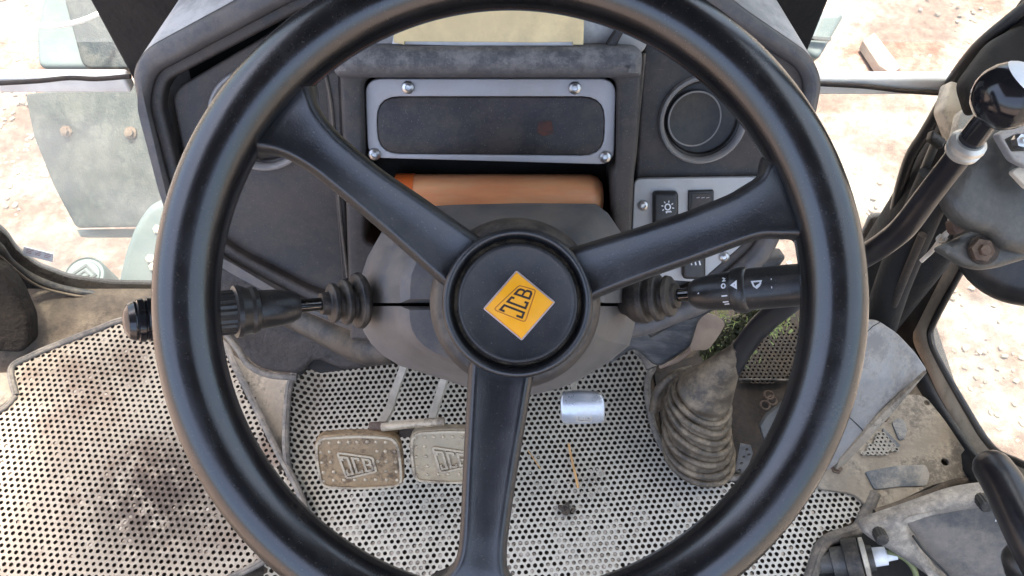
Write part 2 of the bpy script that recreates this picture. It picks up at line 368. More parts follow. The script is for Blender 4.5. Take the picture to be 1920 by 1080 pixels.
def ribbon_data(pts, nrm, w, h, closed=False):
    """raised strip following 3D points on a surface; nrm one normal or one per point"""
    P = [V3(p) for p in pts]; n = len(P); vs, fs = [], []
    for i, p in enumerate(P):
        nn = V3(nrm[i]) if isinstance(nrm, list) else V3(nrm)
        a = P[i-1] if (i or closed) else None; c = P[(i+1) % n] if (i < n-1 or closed) else None
        e1 = (p-a).normalized() if a is not None else (c-p).normalized(); e2 = (c-p).normalized() if c is not None else e1
        s1 = nn.cross(e1); s2 = nn.cross(e2); k = s1+s2; d = k.dot(s1)
        s = k/d if d > .3 else s1
        for q in (s*w/2, -s*w/2): vs += [p+q, p+q+nn*h]
    m = n if closed else n-1
    for i in range(m):
        a = i*4; b = ((i+1) % n)*4
        fs += [(a+1, b+1, b+3, a+3), (a, b, b+1, a+1), (a+2, a+3, b+3, b+2), (a, a+2, b+2, b)]
    if not closed: fs += [(0, 1, 3, 2), ((n-1)*4, (n-1)*4+2, (n-1)*4+3, (n-1)*4+1)]
    return vs, fs
def logo_quad(c):            # c: corners bottom-left, bottom-right, top-right, top-left in world space
    return lambda u, v: (c[0]*(1-u)+c[1]*u)*(1-v)+(c[3]*(1-u)+c[2]*u)*v
LET = [[(.075, .70), (.075, .84), (.25, .84), (.25, .14), (.09, .14), (.09, .32)],
       [(.56, .72), (.56, .84), (.39, .84), (.39, .15), (.56, .15), (.56, .28)]]
LETB = [[(.70, .16), (.70, .83), (.85, .83), (.89, .76), (.89, .60), (.85, .51), (.91, .42), (.91, .23), (.86, .16)]]
def lettering(c, nrm, w, h):
    q = logo_quad(c); parts = [ribbon_data([q(*p) for p in L], nrm, w, h) for L in LET]
    parts += [ribbon_data([q(*p) for p in LETB[0]], nrm, w, h, True), ribbon_data([q(.72, .51), q(.84, .51)], nrm, w*.9, h*.9)]
    return join(parts)
def frame_line(c, nrm, w, h):
    q = logo_quad(c); return ribbon_data([q(*p) for p in rnd_poly([(0, 0), (1, 0), (1, 1), (0, 1)], .1, 3)], nrm, w, h, True)
def box_data(c, ax, hs):
    c = V3(c); vs = [c+ax[0]*(hs[0]*a)+ax[1]*(hs[1]*b)+ax[2]*(hs[2]*d) for a in (-1, 1) for b in (-1, 1) for d in (-1, 1)]
    return vs, [(0, 1, 3, 2), (4, 6, 7, 5), (0, 4, 5, 1), (2, 3, 7, 6), (0, 2, 6, 4), (1, 5, 7, 3)]
XYZ = (V3((1, 0, 0)), V3((0, 1, 0)), V3((0, 0, 1)))
def box(name, lo, hi, m, parent=None, bev=0):
    lo, hi = V3(lo), V3(hi); vs, fs = box_data((lo+hi)/2, XYZ, (hi-lo)/2); o = mesh(name, vs, fs, m, parent, smooth=False)
    if bev:
        bm = bmesh.new(); bm.from_mesh(o.data); bmesh.ops.bevel(bm, geom=bm.edges[:], offset=bev, segments=3, affect='EDGES', profile=.5); bm.to_mesh(o.data); bm.free()
        o.data.shade_smooth(); o.data.set_sharp_from_angle(angle=math.radians(50))
    return o
def inside(x, y, p):
    c = False; j = len(p)-1
    for i in range(len(p)):
        if (p[i][1] > y) != (p[j][1] > y) and x < (p[j][0]-p[i][0])*(y-p[i][1])/(p[j][1]-p[i][1])+p[i][0]: c = not c
        j = i
    return c
def screw(pl, px, py, h, r, parent, name='screw', m=None):
    o = pl.px((px, py), h); rr = r
    a = lathe_data(o, pl.n, [(-.001, rr), (.0006, rr), (.0018, rr*.86), (.0026, rr*.55), (.0028, rr*.42), (.0012, rr*.36), (.0010, rr*.02)], 20)
    return mesh(name, *a, m or M['steel'], parent, angle=30)

# ------------------------------------------------------------ ground outside and the cab shell
GZ = -.95
def ground():
    n = 60; vs, fs = [], []
    xs = [-400, -120, -40, -15]+[-8+i*.25 for i in range(65)]+[15, 40, 120, 400]
    for y in xs:
        for x in xs:
            z = GZ + (.05*noise.noise(V3((x*.9, y*.9, 0)))+.02*noise.noise(V3((x*3, y*3, 5))) if abs(x) < 9 and abs(y) < 9 else 0)
            vs.append((x, y, z))
    k = len(xs)
    fs = [(j*k+i, j*k+i+1, (j+1)*k+i+1, (j+1)*k+i) for j in range(k-1) for i in range(k-1)]
    tag(mesh('ground', vs, fs, M['ground'], origin=(0, 0, 0)), kind='structure')
ground()
def stones():
    vs, fs = [], []
    ico = [(0, 0, 1), (.9, 0, .45), (.28, .85, .45), (-.72, .53, .45), (-.72, -.53, .45), (.28, -.85, .45), (.72, .53, -.4), (-.28, .85, -.4), (-.9, 0, -.4), (-.28, -.85, -.4), (.72, -.53, -.4), (0, 0, -.8)]
    F = [(0, 1, 2), (0, 2, 3), (0, 3, 4), (0, 4, 5), (0, 5, 1), (1, 6, 2), (2, 6, 7), (2, 7, 3), (3, 7, 8), (3, 8, 4), (4, 8, 9), (4, 9, 5), (5, 9, 10), (5, 10, 1), (1, 10, 6)]
    def area_pts(x0, x1, y0, y1, num, s0, s1):
        for _ in range(num):
            x = random.uniform(x0, x1); y = random.uniform(y0, y1)
            if noise.noise(V3((x*1.3+7, y*1.3, 2)))+random.uniform(-.3, .3) < -.12: continue
            s = random.uniform(s0, s1)*(1 if random.random() < .95 else 1.8); a = random.uniform(0, 6.28); fl = random.uniform(.45, .8); b = len(vs)
            z = GZ+.05*noise.noise(V3((x*.9, y*.9, 0)))+.02*noise.noise(V3((x*3, y*3, 5)))+s*.15
            for p in ico:
                k = random.uniform(.75, 1.2); X = p[0]*s*k; Y = p[1]*s*k*.75
                vs.append((x+X*math.cos(a)-Y*math.sin(a), y+X*math.sin(a)+Y*math.cos(a), z+p[2]*s*fl*k))
            fs.extend(tuple(b+i for i in f) for f in F)
    area_pts(-2.2, -.55, .4, 2.8, 5000, .004, .013)
    area_pts(.55, 2.6, .5, 3.0, 1600, .004, .012)
    area_pts(.75, 2.6, -.5, .9, 800, .004, .012)
    tag(mesh('gravel', vs, fs, M['stone'], smooth=False, origin=(0, 0, 0)), kind='stuff')
stones()

floor = plate('cab_floor', FLOOR, [(-.90, -1.0), (.70, -1.0), (.70, -.3)]+[(q.x, q.y) for q in (FLOOR.px(p) for p in [(1950, 1050), (1852, 922), (1818, 872), (1768, 795), (1733, 742), (1708, 700), (1690, 650), (1675, 600)])]+[(.57, .43), (-.90, .43)], M['mud'], t=.04, bev=0, h=-.004, pix=False); tag(floor, kind='structure')
roof = box('cab_roof', (-.68, -.85, 1.50), (.68, .68, 1.58), M['black']); tag(roof, kind='structure')  # unseen; front overhang lengthened to keep the sun off the cab floor
tag(box('rear_cab_wall', (-.62, -1.03, -.04), (.62, -1.0, .30), M['black']), kind='structure')
# front wall below the glass, black panel between the panes
fw = tag(plate('front_wall', GLASS, [(-150, 440), (-30, 440), (0, 462), (20, 491), (60, 521), (120, 543), (200, 554), (330, 556), (1200, 600), (1560, 560), (1625, 463), (1640, 430), (1690, 430), (1700, 700), (-150, 700)], M['blackmud'], t=.03, bev=.004, r=.01), kind='structure')
fp = tag(plate('firewall_panel', GLASS, [(-.42, .33), (.315, .33), (.33, 1.45), (-.44, 1.45)], M['darkgap'], t=.03, bev=.004, h=.0, pix=False, r=.02), kind='structure')
box('leak_block', (-.17, .402, -.02), (.22, .428, .33), M['darkgap'])  # unseen plate added behind the dash to stop light leaking into the cavity
tag(bpy.data.objects['leak_block'], kind='structure')

# crossbar across the windscreen
def crossbar():
    t = thing('window_crossbar', (0, .43, .41), 'cream window crossbar with a brown seal line running behind the dash', 'window bar')
    for x0, x1 in ((-.9, -.425), (.332, .515)):
        zc = .405 if x0 < 0 else .402
        box('bar', (x0, .422, zc+.005), (x1, .438, zc+.028), M['whiteframe'], t, bev=.004)
    for pts in ([(-20, 157), (70, 152), (130, 146), (180, 148), (245, 143)], [(1530, 157), (1620, 162), (1700, 171), (1800, 177)]):
        tube('seal', [GLASS.px(p, .012) for p in pts], .0026, M['brown'], t, n=4, seg=8)
crossbar()
# glass panes
def pane(name, x0, x1, z0, z1, label):
    o = box(name, (x0, .452, z0), (x1, .456, z1), M['glass']); tag(o, label, 'window glass'); return o
pane('window_pane', -.95, -.40, -.15, .40, 'dusty lower glass pane left of the dash')
pane('window_pane', .20, .52, -.15, .40, 'dusty lower glass pane right of the dash with pinkish mud beyond')
pane('window_pane', -.95, -.43, .457, 1.45, 'upper windscreen glass in the top left corner')
pane('window_pane', .33, .56, .457, 1.45, 'upper windscreen glass at the top right with gravel beyond')
# stickers on the glass
def sticker(name, pl, c, w, h, rot, label, mcol):
    q = pl.loc(pl.px(c)); ca, sa = math.cos(rot), math.sin(rot)
    P = lambda x, y: (q[0]+x*ca-y*sa, q[1]+x*sa+y*ca); hh = .001
    o = mesh(name, *plate_data(pl, [P(-w, -h), P(w, -h), P(w, h), P(-w, h)], [], .0006, 0, hh), mcol); tag(o, label, 'sticker')
    parts = []
    for j in range(3):
        x = -w*.8
        while x < w*.75:
            l = random.uniform(.2, .5)*w; y = h*(.6-.4*j); parts.append(ribbon_data([pl.wld(P(x, y), hh), pl.wld(P(min(x+l, w*.85), y), hh)], pl.n, h*.09, .0002)); x += l+w*.25
    mesh('fine_print', *join(parts), M['inkline2'], o)
M['inkline2'] = mat('faded_red_print', (.30, .08, .06), .6, bump=0)
M['stickerpink'] = mat('faded_sticker', (.62, .40, .32), .6, bump=0)
sticker('window_sticker', Plane((0, .4515, 0), (0, -1, 0)), (72, 476), .020, .012, -.5, 'small white sticker at the bottom corner of the left glass', M['paper'])
# right front pillar, black, from the windscreen edge to the door
def pillar():
    t = thing('cab_pillar', (.56, .41, 0), 'black front pillar between windscreen and right door', 'pillar')
    xs = [(.505, .44), (.500, .405), (.53, .37), (.575, .352), (.605, .38), (.605, .46), (.56, .47)]
    rings = []
    for z, dx in ((-.12, .0), (.2, .0), (.40, -.004), (.55, .012), (.8, .03), (1.5, .06)):
        r = rnd_poly([(x+dx, y) for x, y in xs], .012, 3); rings.append([V3((x, y, z)) for x, y in r])
    loft('post', rings, M['darkgap'], t)
    pts = [GLASS.px(p, .012) for p in [(1935, 5), (1885, 45), (1850, 74), (1822, 103), (1789, 148), (1765, 197), (1733, 252), (1708, 292), (1690, 345), (1672, 412), (1640, 452), (1600, 475)]]
    tube('rubber_seal', pts, .007, M['black'], t, n=5, seg=10)
    pts = [GLASS.px(p, .05) for p in [(1757, 262), (1728, 330), (1702, 395), (1668, 440)]]
    tube('trim_strip', pts, .005, M['housing'], t, n=5, seg=10)
    plate('bracket', cam_plane(1800, 190, .86), [(1783, 150), (1806, 158), (1828, 168), (1822, 205), (1800, 240), (1790, 262), (1768, 205), (1772, 190)], M['creamframe'], t, t=.02, bev=.003, r=.004)
    plate('bracket', cam_plane(1800, 250, .84), [(1800, 212), (1830, 190), (1850, 215), (1800, 290), (1776, 300), (1790, 262)], M['creamframe'], t, t=.012, bev=.002, r=.004)
    plate('clip', cam_plane(1760, 262, .82), [(1750, 243), (1776, 262), (1768, 278), (1745, 260)], M['black'], t, t=.01, bev=.002, r=.002)
    plate('inner_panel', cam_plane(1880, 130, .80), [(1810, 150), (1870, 70), (1960, 20), (1990, 130), (1830, 215)], M['darkgap'], t, t=.02, bev=.008, r=.01)
pillar()

# right door: cream frame, rubber seal, glass
def door():
    t = thing('cab_door', (.62, .1, 0), 'right cab door with cream frame, black seal and large glass', 'door')
    L = [(1800, 450), (1780, 486), (1719, 607), (1711, 626), (1714, 650), (1737, 695), (1767, 757), (1830, 850), (1900, 925), (2080, 1080)]
    Rr = [(1812, 480), (1797, 507), (1745, 605), (1740, 633), (1752, 668), (1803, 759), (1856, 839), (1925, 875), (2140, 985)]
    pl = DOORP
    a = [pl.loc(pl.px(p)) for p in L]; b = [pl.loc(pl.px(p)) for p in Rr]
    a = [(q.x, q.y) for q in smooth_path([(*p, 0) for p in a], 4)]; b = [(q.x, q.y) for q in smooth_path([(*p, 0) for p in b], 4)]
    vs, fs = plate_data(pl, a+b[::-1], [], .007, .003); mesh('door_frame', vs, fs, M['doorpaint'], t)
    tube('door_seal', [pl.px((p[0]+5, p[1]+1), .0) for p in Rr], .0048, M['black'], t, n=4, seg=10)
    plate('pillar_trim', pl, [(1640, 640), (1690, 430), (1790, 420), (1783, 487), (1724, 606), (1716, 628), (1720, 652), (1742, 697), (1700, 700)], M['darkgap'], t, t=.006, bev=.001, h=-.009)
    box('door_glass', (.632, -.9, -.02), (.636, .42, 1.45), M['glass'], t)
    tube('sill_gap', [pl.px((p[0]-16, p[1]+14), .0) for p in L[4:9]], .016, M['darkgap'], t, n=3, seg=8)
door()
tag(box('door_sill', (.635, -1.0, -.12), (.66, .40, -.035), M['darkgap']), kind='structure')

# ------------------------------------------------------------ machine parts seen through the left glass
def loader():
    t = thing('loader_plate', at(170, 300, 1.5), 'grey-green scratched loader plate with two bolts outside the left glass', 'loader arm')
    pl = cam_plane(170, 300, 1.45, 0, .15)
    plate('arm_plate', pl, [(46, 176), (250, 156), (420, 150), (420, 425), (290, 425), (142, 428), (100, 350), (62, 255)], M['teal'], t, t=.05, bev=.004, r=.01)
    plate('lower_lip', cam_plane(210, 440, 1.5), [(142, 430), (290, 428), (290, 444), (150, 444)], M['tealpale'], t, t=.03, bev=.003)
    for p in ((125, 246), (246, 249)):
        o = pl.px(p, 0); lathe('bolt', o, pl.n, [(-.005, .011), (.004, .011), (.005, .007), (.011, .0068), (.012, .002)], M['rust'], t, 6 if p[0] < 200 else 12)
loader()
def bracket():
    t = thing('mudguard_bracket', at(270, 470, 1.4), 'pale green slanted bracket with bolts beside the steering wheel rim', 'bracket')
    pl = cam_plane(270, 470, 1.36, .25, .2)
    plate('plate', pl, [(215, 560), (232, 480), (252, 425), (285, 378), (400, 370), (400, 580)], M['tealpale'], t, t=.06, bev=.012, r=.02)
    for p in ((296, 430), (282, 485), (288, 500)): lathe('bolt', pl.px(p, 0), pl.n, [(-.004, .008), (.004, .008), (.006, .005)], M['arm'], t, 6)
bracket()
def filler():
    o = at(160, 517, 1.42); ax = (at(196, 548, 1.5)-o).normalized()
    t = thing('filler_cap', o, 'round grey-green filler cap with a raised diamond beyond the lower left glass', 'filler cap')
    r = 38/FPX*1.42
    lathe('cap', o, ax, [(-.004, r*.2), (-.004, r*.7), (-.001, r*.74), (-.001, r*.88), (-.004, r*.93), (0, r), (.10, r*.98), (.101, .01)], M['tealpale'], t, 40)
    e1 = (RT-ax*RT.dot(ax)).normalized(); e2 = -ax.cross(e1); oo = o-ax*.0045
    dia = [oo+e1*r*.55, oo+e2*r*.5, oo-e1*r*.55, oo-e2*r*.5]
    mesh('diamond', *ribbon_data(dia, -ax, .004, .002, True), M['teal'], t)
    mesh('diamond_centre', *ribbon_data([oo+(p-oo)*.4 for p in dia], -ax, .003, .002, True), M['teal'], t)
filler()
def upper_plate():  # two flat grey-green plates above the loader plate
    t = thing('green_plates', at(150, 60, 1.6), 'grey-green plates behind the top left windscreen', 'loader arm')
    plate('side_plate', cam_plane(150, 60, 1.7), [(70, 128), (66, 60), (90, -60), (200, -60), (215, 30), (250, 128)], M['tealpale'], t, t=.05, bev=.01, r=.02)
    plate('web', cam_plane(170, 60, 1.66), [(155, 128), (120, 0), (118, -60), (240, -60), (260, 128)], M['teal'], t, t=.03, bev=.005, r=.02)
    tube('glare_line', [at(60, 48, 1.6), at(110, 48, 1.58), (at(155, 38, 1.58)), at(188, 24, 1.6)], .005, M['paper'], t)  # white tube shaped after a line of glare on the glass
upper_plate()
t_ = thing('glass_reflection', at(1550, 60, 1.5), 'translucent grey-green reflection modelled as a solid by the top right corner of the dash', 'lamp')  # grey-green solid added in place of a reflection in the glass
plate('reflection_body', cam_plane(1550, 60, 1.55), [(1500, 90), (1520, 18), (1588, 24), (1572, 50), (1548, 92), (1535, 112)], M['tealpale'], t_, t=.05, bev=.01, r=.015)
plate('reflection_band', cam_plane(1550, 60, 1.535), [(1515, 66), (1560, 70), (1558, 76), (1512, 72)], M['teal'], t_, t=.008, bev=.001)
t_ = tag(plate('stone_slab', Plane((0, 0, GZ+.05), (0, 0, 1)), [(1618, 75), (1640, 60), (1690, 125), (1672, 138), (1648, 120)], M['stone'], t=.04, bev=.005), 'grey slab lying on the gravel beyond the top right windscreen', 'slab')

# ------------------------------------------------------------ perforated floor mats
def smoothstep(a, b, x): t = max(0, min(1, (x-a)/(b-a))); return t*t*(3-2*t)
def mat_object(name, polypx, z0, pitch, hr, m, hf, fill, label, pipes, ang=0):
    lv = Plane((0, 0, z0), (0, 0, 1)); poly = [lv.px(p) for p in polypx]
    poly2 = [(p.x, p.y) for p in smooth_path(poly+[poly[0]], 3)[:-1]]
    if area(poly2) < 0: poly2 = poly2[::-1]
    inner = inset(poly2, .004)
    t = thing(name, (sum(p[0] for p in poly2)/len(poly2), sum(p[1] for p in poly2)/len(poly2), z0), label, 'floor mat')
    x0, x1 = min(p[0] for p in inner), max(p[0] for p in inner); y0, y1 = min(p[1] for p in inner), max(p[1] for p in inner)
    vs, fs, dv, df = [], [], [], []
    ca, sa = math.cos(ang), math.sin(ang); ry = pitch*math.sqrt(3)/2
    cx, cy = (x0+x1)/2, (y0+y1)/2; span = max(x1-x0, y1-y0)*.75
    K = 12; hexr = pitch/math.sqrt(3)
    J = int(span/ry); I = int(span/pitch)
    for j in range(-J, J+1):
        for i in range(-I, I+1):
            gx = (i+.5*(j & 1))*pitch; gy = j*ry
            x = cx+gx*ca-gy*sa; y = cy+gx*sa+gy*ca
            if not (x0 <= x <= x1 and y0 <= y <= y1) or not inside(x, y, inner): continue
            b = len(vs); rr = hr*random.uniform(.93, 1.06); ox, oy = random.uniform(-.0003, .0003), random.uniform(-.0003, .0003)
            for k in range(K):
                a = 2*math.pi*(k+.0)/K + math.pi/6
                q = hexr*(1 if k % 2 == 0 else math.cos(math.pi/6)); X = q*math.cos(a); Y = q*math.sin(a)
                wx, wy = x+X*ca-Y*sa, y+X*sa+Y*ca; vs.append((wx, wy, z0+hf(wx, wy)))
            zc = z0+hf(x, y)
            for dz in (.0, -.0045):
                for k in range(K):
                    a = 2*math.pi*k/K+math.pi/6; X = rr*math.cos(a); Y = rr*math.sin(a)
                    wx, wy = x+ox+X*ca-Y*sa, y+oy+X*sa+Y*ca; vs.append((wx, wy, z0+hf(wx, wy)+dz-.0002))
            for k in range(K):
                k2 = (k+1) % K; fs.append((b+k, b+k2, b+K+k2, b+K+k)); fs.append((b+K+k, b+K+k2, b+2*K+k2, b+2*K+k))
            f = fill(x, y)
            if random.random() < f:
                d = random.uniform(.0008, .0034); b2 = len(dv); tx, ty = random.uniform(-.001, .001), random.uniform(-.001, .001)
                for k in range(8):
                    a = 2*math.pi*k/8; dv.append((x+rr*1.02*math.cos(a), y+rr*1.02*math.sin(a), zc-d+tx*math.cos(a)+ty*math.sin(a)))
                dv.append((x+random.uniform(-.001, .001), y+random.uniform(-.001, .001), zc-d+.0006))
                for k in range(8): df.append((b2+k, b2+(k+1) % 8, b2+8))
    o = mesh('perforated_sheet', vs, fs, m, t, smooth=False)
    if df: tag(mesh('grit_in_holes', dv, df, M['dirtfill'], t, smooth=False), kind='stuff')
    # backing follows the height field
    n = 36; bv, bf = [], []; gi = {}
    sx, sy = (x1-x0)/n, (y1-y0)/n
    for j in range(n):
        for i in range(n):
            xx, yy = x0+(i+.5)*sx, y0+(j+.5)*sy
            if inside(xx, yy, poly2):
                q = []
                for (a, c) in ((i, j), (i+1, j), (i+1, j+1), (i, j+1)):
                    if (a, c) not in gi: gi[(a, c)] = len(bv); X, Y = x0+a*sx, y0+c*sy; bv.append((X, Y, z0+hf(X, Y)-.0052))
                    q.append(gi[(a, c)])
                bf.append(tuple(q))
    mesh('backing', bv, bf, M['matback'], t)
    for seg, rad in pipes:
        pts = [lv.px(p) for p in seg]; P = smooth_path(pts, 6)
        P = [V3((p.x, p.y, z0+hf(p.x, p.y)+.001)) for p in P]
        vs, fs = tube_data(P, [rad*(1+.08*noise.noise(p*60)) for p in P], 12); mesh('edge_piping', vs, fs, M['piping'], t, angle=60)
        Q = [p+V3((0, 0, rad*.9)) for p in P]
        vs, fs = tube_data(Q, rad*.25, 6); mesh('stitched_seam', vs, fs, M['piping'], t, angle=60)
    return t
def hL(x, y): return .004*noise.noise(V3((x*9, y*9, 1)))
def hC(x, y):
    e = smoothstep(-.27, -.335, x)*smoothstep(-.15, .1, y)*.04
    return .004*noise.noise(V3((x*8, y*8, 3)))+e+.05*smoothstep(.24, .40, y)
def fC(x, y):
    p = FPX; g = math.exp(-(((x-.0)/.28)**2))*smoothstep(.16, .0, y)
    return g*.75*(.5+.9*noise.noise(V3((x*14, y*14, 9)))+.35)
def fL(x, y): return .04
LP = [(27, 742), (20, 692), (60, 668), (120, 643), (180, 620), (232, 603), (330, 606), (413, 640), (440, 685), (480, 765), (520, 845), (560, 920), (574, 975), (545, 1020), (490, 1055), (430, 1085), (330, 1150), (-60, 1150), (-60, 800), (0, 768)]
mat_object('floor_mat', LP, .022, .0088, .00255, M['matleft'], hL, fL, 'left cream perforated rubber floor mat with brown stains',
           [([(30, 742), (22, 692), (60, 668), (120, 643), (180, 620), (240, 600), (330, 606), (413, 640), (440, 685), (480, 765), (520, 845), (560, 920), (574, 975), (545, 1020), (490, 1055), (430, 1085)], .0048), ([(30, 742), (6, 766), (-40, 790)], .004)], math.radians(-3.5))
CP = [(575, 688), (553, 730), (545, 800), (543, 860), (545, 960), (560, 1150), (1480, 1150), (1515, 1085), (1535, 1025), (1560, 1000), (1600, 985), (1620, 950), (1634, 930), (1590, 915), (1540, 905), (1480, 900), (1395, 897), (1330, 893), (1268, 868), (1232, 820), (1216, 760), (1213, 715), (1222, 688), (1190, 655), (1130, 620), (640, 620), (610, 665)]
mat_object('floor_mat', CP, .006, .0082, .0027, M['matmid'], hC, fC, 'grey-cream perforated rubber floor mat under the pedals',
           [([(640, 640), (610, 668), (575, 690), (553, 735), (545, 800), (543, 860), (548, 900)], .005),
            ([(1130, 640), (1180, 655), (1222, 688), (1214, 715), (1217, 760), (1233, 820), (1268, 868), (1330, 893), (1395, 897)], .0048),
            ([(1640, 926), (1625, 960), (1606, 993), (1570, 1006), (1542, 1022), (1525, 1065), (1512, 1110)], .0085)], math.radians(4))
tube_ = tag(tube('piping_end', [at(1198, 655, 1.13), at(1212, 668, 1.12), at(1222, 690, 1.115)], .0085, M['piping'], n=4), 'loose rounded end of mat piping beside the boot', 'piping end')
# loose bits on the centre mat
for nm, pts, r, lb in (('straw', [(1066, 832), (1074, 870), (1080, 895), (1084, 915)], .0018, 'longest piece of orange-brown straw lying right of the lower spoke'),
                   ('straw', [(990, 845), (1002, 862), (1014, 880)], .0008, 'short pale straw next to the lower spoke')):
    tag(tube(nm, [FLOOR.px(p, .012) for p in pts], r, M['straw'], n=4, seg=6), lb, 'straw')
def clump(px, py, num, spread, m, lb, nm='dirt_clump', s=.003):
    vs, fs = [], []
    c = FLOOR.px((px, py), .011)
    for _ in range(num):
        o = c+V3((random.gauss(0, spread), random.gauss(0, spread), random.uniform(0, .003))); b = len(vs)
        for k in range(6):
            a = k*1.047; q = random.uniform(.5, 1.3)*s; vs.append(o+V3((math.cos(a)*q, math.sin(a)*q, random.uniform(-.0008, .001))))
        vs.append(o+V3((0, 0, s*.7)))
        for k in range(6): fs.append((b+k, b+(k+1) % 6, b+6))
    tag(mesh(nm, vs, fs, m, smooth=False), lb, 'dirt', kind='stuff')
clump(1062, 955, 12, .004, M['matback'], 'dark dirt clump on the centre mat', s=.004)
clump(1110, 910, 40, .012, M['dirtfill'], 'scatter of pale straw crumbs on the centre mat', 'straw_crumbs', .002)
clump(1010, 900, 14, .03, M['dirtfill'], 'thin scatter of grit by the lower spoke', 'grit', .0015)

# ------------------------------------------------------------ pedals
def pedal(px, py, d, w, hgt, m, label, name, studs=True, ky=.35, rot=0):
    pl = cam_plane(px, py, d, 0, ky); t = thing(name, pl.o, label, 'pedal')
    s = d/FPX; W, H = w/2*s, hgt/2*s
    ca, sa = math.cos(rot), math.sin(rot); R2 = lambda x, y: (x*ca-y*sa, x*sa+y*ca)
    out = [(-W*.95, H), (0, H*1.10), (W*.92, H), (W, H*.1), (W*.98, -H*.93), (0, -H*1.05), (-W*.93, -H*.95), (-W, H*.1)]
    rr = H*.42
    out2 = rnd_poly([R2(*p) for p in out], [rr, .03, rr, .02, rr*.8, .02, rr*.8, .02], 6)
    if studs:
        plate_ = mesh('pad', *plate_data(pl, out2, [], .012, .003, 0, 4), m, t)
        inn = inset(out2 if area(out2) > 0 else out2[::-1], .003)
        rim = ribbon_data([pl.wld(q, -.0006) for q in inn], pl.n, .0028, .0026, True); mesh('raised_edge', *rim, M['pedal2'], t)
        parts = []
        for j, (n, y) in enumerate(((9, .74), (9, .40), (9, .02), (8, -.36), (8, -.68))):
            for i in range(n):
                x = -.84+1.68*i/(n-1)+random.uniform(-.015, .015)
                if j in (1, 2, 3) and -.50 < x < .42 and not (j == 1 and x > .5): 
                    if not (j == 1 and abs(x) < .2 and False): continue
                o = pl.wld(R2(x*W, (y+.05*(1-x*x))*H), -.0003); parts.append(lathe_data(o, pl.n, [(-.001, .0026), (.0008, .0023), (.0018, .0015), (.0022, .0003)], 8))
        mesh('studs', *join(parts), M['pedal2'], t)
        q = [(-.30, -.56), (.38, -.30), (.32, .22), (-.46, .42)]; sw, sh = .0026, .0022
        lm = M['pedal2']
    else:
        vs, fs = plate_data(pl, out2, [], .008, .0025, 0, 4)
        vs = [v+pl.n*(.006*(1-((pl.loc(v)[1])/H)**2)) for v in vs]     # softly curved pad
        mesh('pad', vs, fs, m, t)
        q = [(-.25, -.75), (.38, -.70), (.42, .05), (-.42, .25)]; sw, sh = .0009, .0007; lm = M['arm']
    hh = 0 if studs else .0045
    c = [pl.wld(R2(x*W, y*H), hh) for x, y in q]
    mesh('embossed_frame', *frame_line(c, pl.n, sw, sh), lm, t); mesh('embossed_lettering', *lettering(c, pl.n, sw*1.05, sh*1.1), lm, t)
    return t, pl
M['pedal2'] = mat('worn_pedal_metal', (.50, .40, .27), .35, DUST, .4, .6, 60, .2, 400, .0006, metal=.3, stain=(.09, .06, .04), stain_amt=.7, stain_scale=40)
pa, pla = pedal(673, 868, .96, 166, 114, M['pedal'], 'left brake pedal, rusty cast pad with studs and embossed lettering', 'brake_pedal', rot=.01)
tube('arm', [at(680, 850, .985), at(725, 780, 1.03), at(742, 730, 1.06), at(768, 660, 1.08)], .0065, M['arm'], pa, seg=4, n=3)
plate('lock_tab', cam_plane(650, 812, .972), [(600, 818), (640, 812), (748, 804), (748, 822), (610, 835)], M['pedal'], pa, t=.012, bev=.002, r=.003)
pb, plb = pedal(850, 858, .965, 166, 112, M['pedal3'] if 'pedal3' in M else mat('tan_dirty_pedal', (.36, .29, .19), .5, (.48, .36, .2), .5, .8, 22, .35, 350, .0012, metal=.2, stain=(.18, .13, .09), stain_amt=.45, stain_scale=24), 'right brake pedal, tan dusty pad partly behind the lower spoke', 'brake_pedal', rot=.0)
tube('arm', [at(800, 850, .985), at(812, 780, 1.03), at(826, 735, 1.06), at(850, 660, 1.08)], .0065, M['arm'], pb, seg=4, n=3)
plate('lock_tab', cam_plane(800, 812, .985), [(772, 806), (800, 800), (880, 800), (880, 830), (772, 830)], M['pedal'], pb, t=.012, bev=.002, r=.003)
t_ = thing('pedal_lock_bar', at(765, 795, .955), 'steel locking bar lying across the tops of the two brake pedals', 'lock bar')
tube('bar', [at(716, 801, .955), at(760, 796, .952), at(833, 790, .95)], .0052, M['pedal2'], t_, n=3)
tube('pivot', [at(694, 800, .962), at(725, 799, .958)], .0056, M['rust'], t_, n=2)
plate('catch', cam_plane(762, 806, .965), [(748, 798), (776, 798), (776, 820), (748, 820)], M['brown'], t_, t=.01, bev=.001)
pc, plc = pedal(1092, 767, .99, 84, 60, M['accel'], 'small polished accelerator pedal with faint embossed lettering', 'accelerator_pedal', studs=False, ky=.2)
tube('arm', [at(1078, 770, 1.0), at(1077, 735, 1.03), at(1074, 700, 1.06), at(1072, 650, 1.1)], .005, M['arm'], pc, seg=4, n=3)

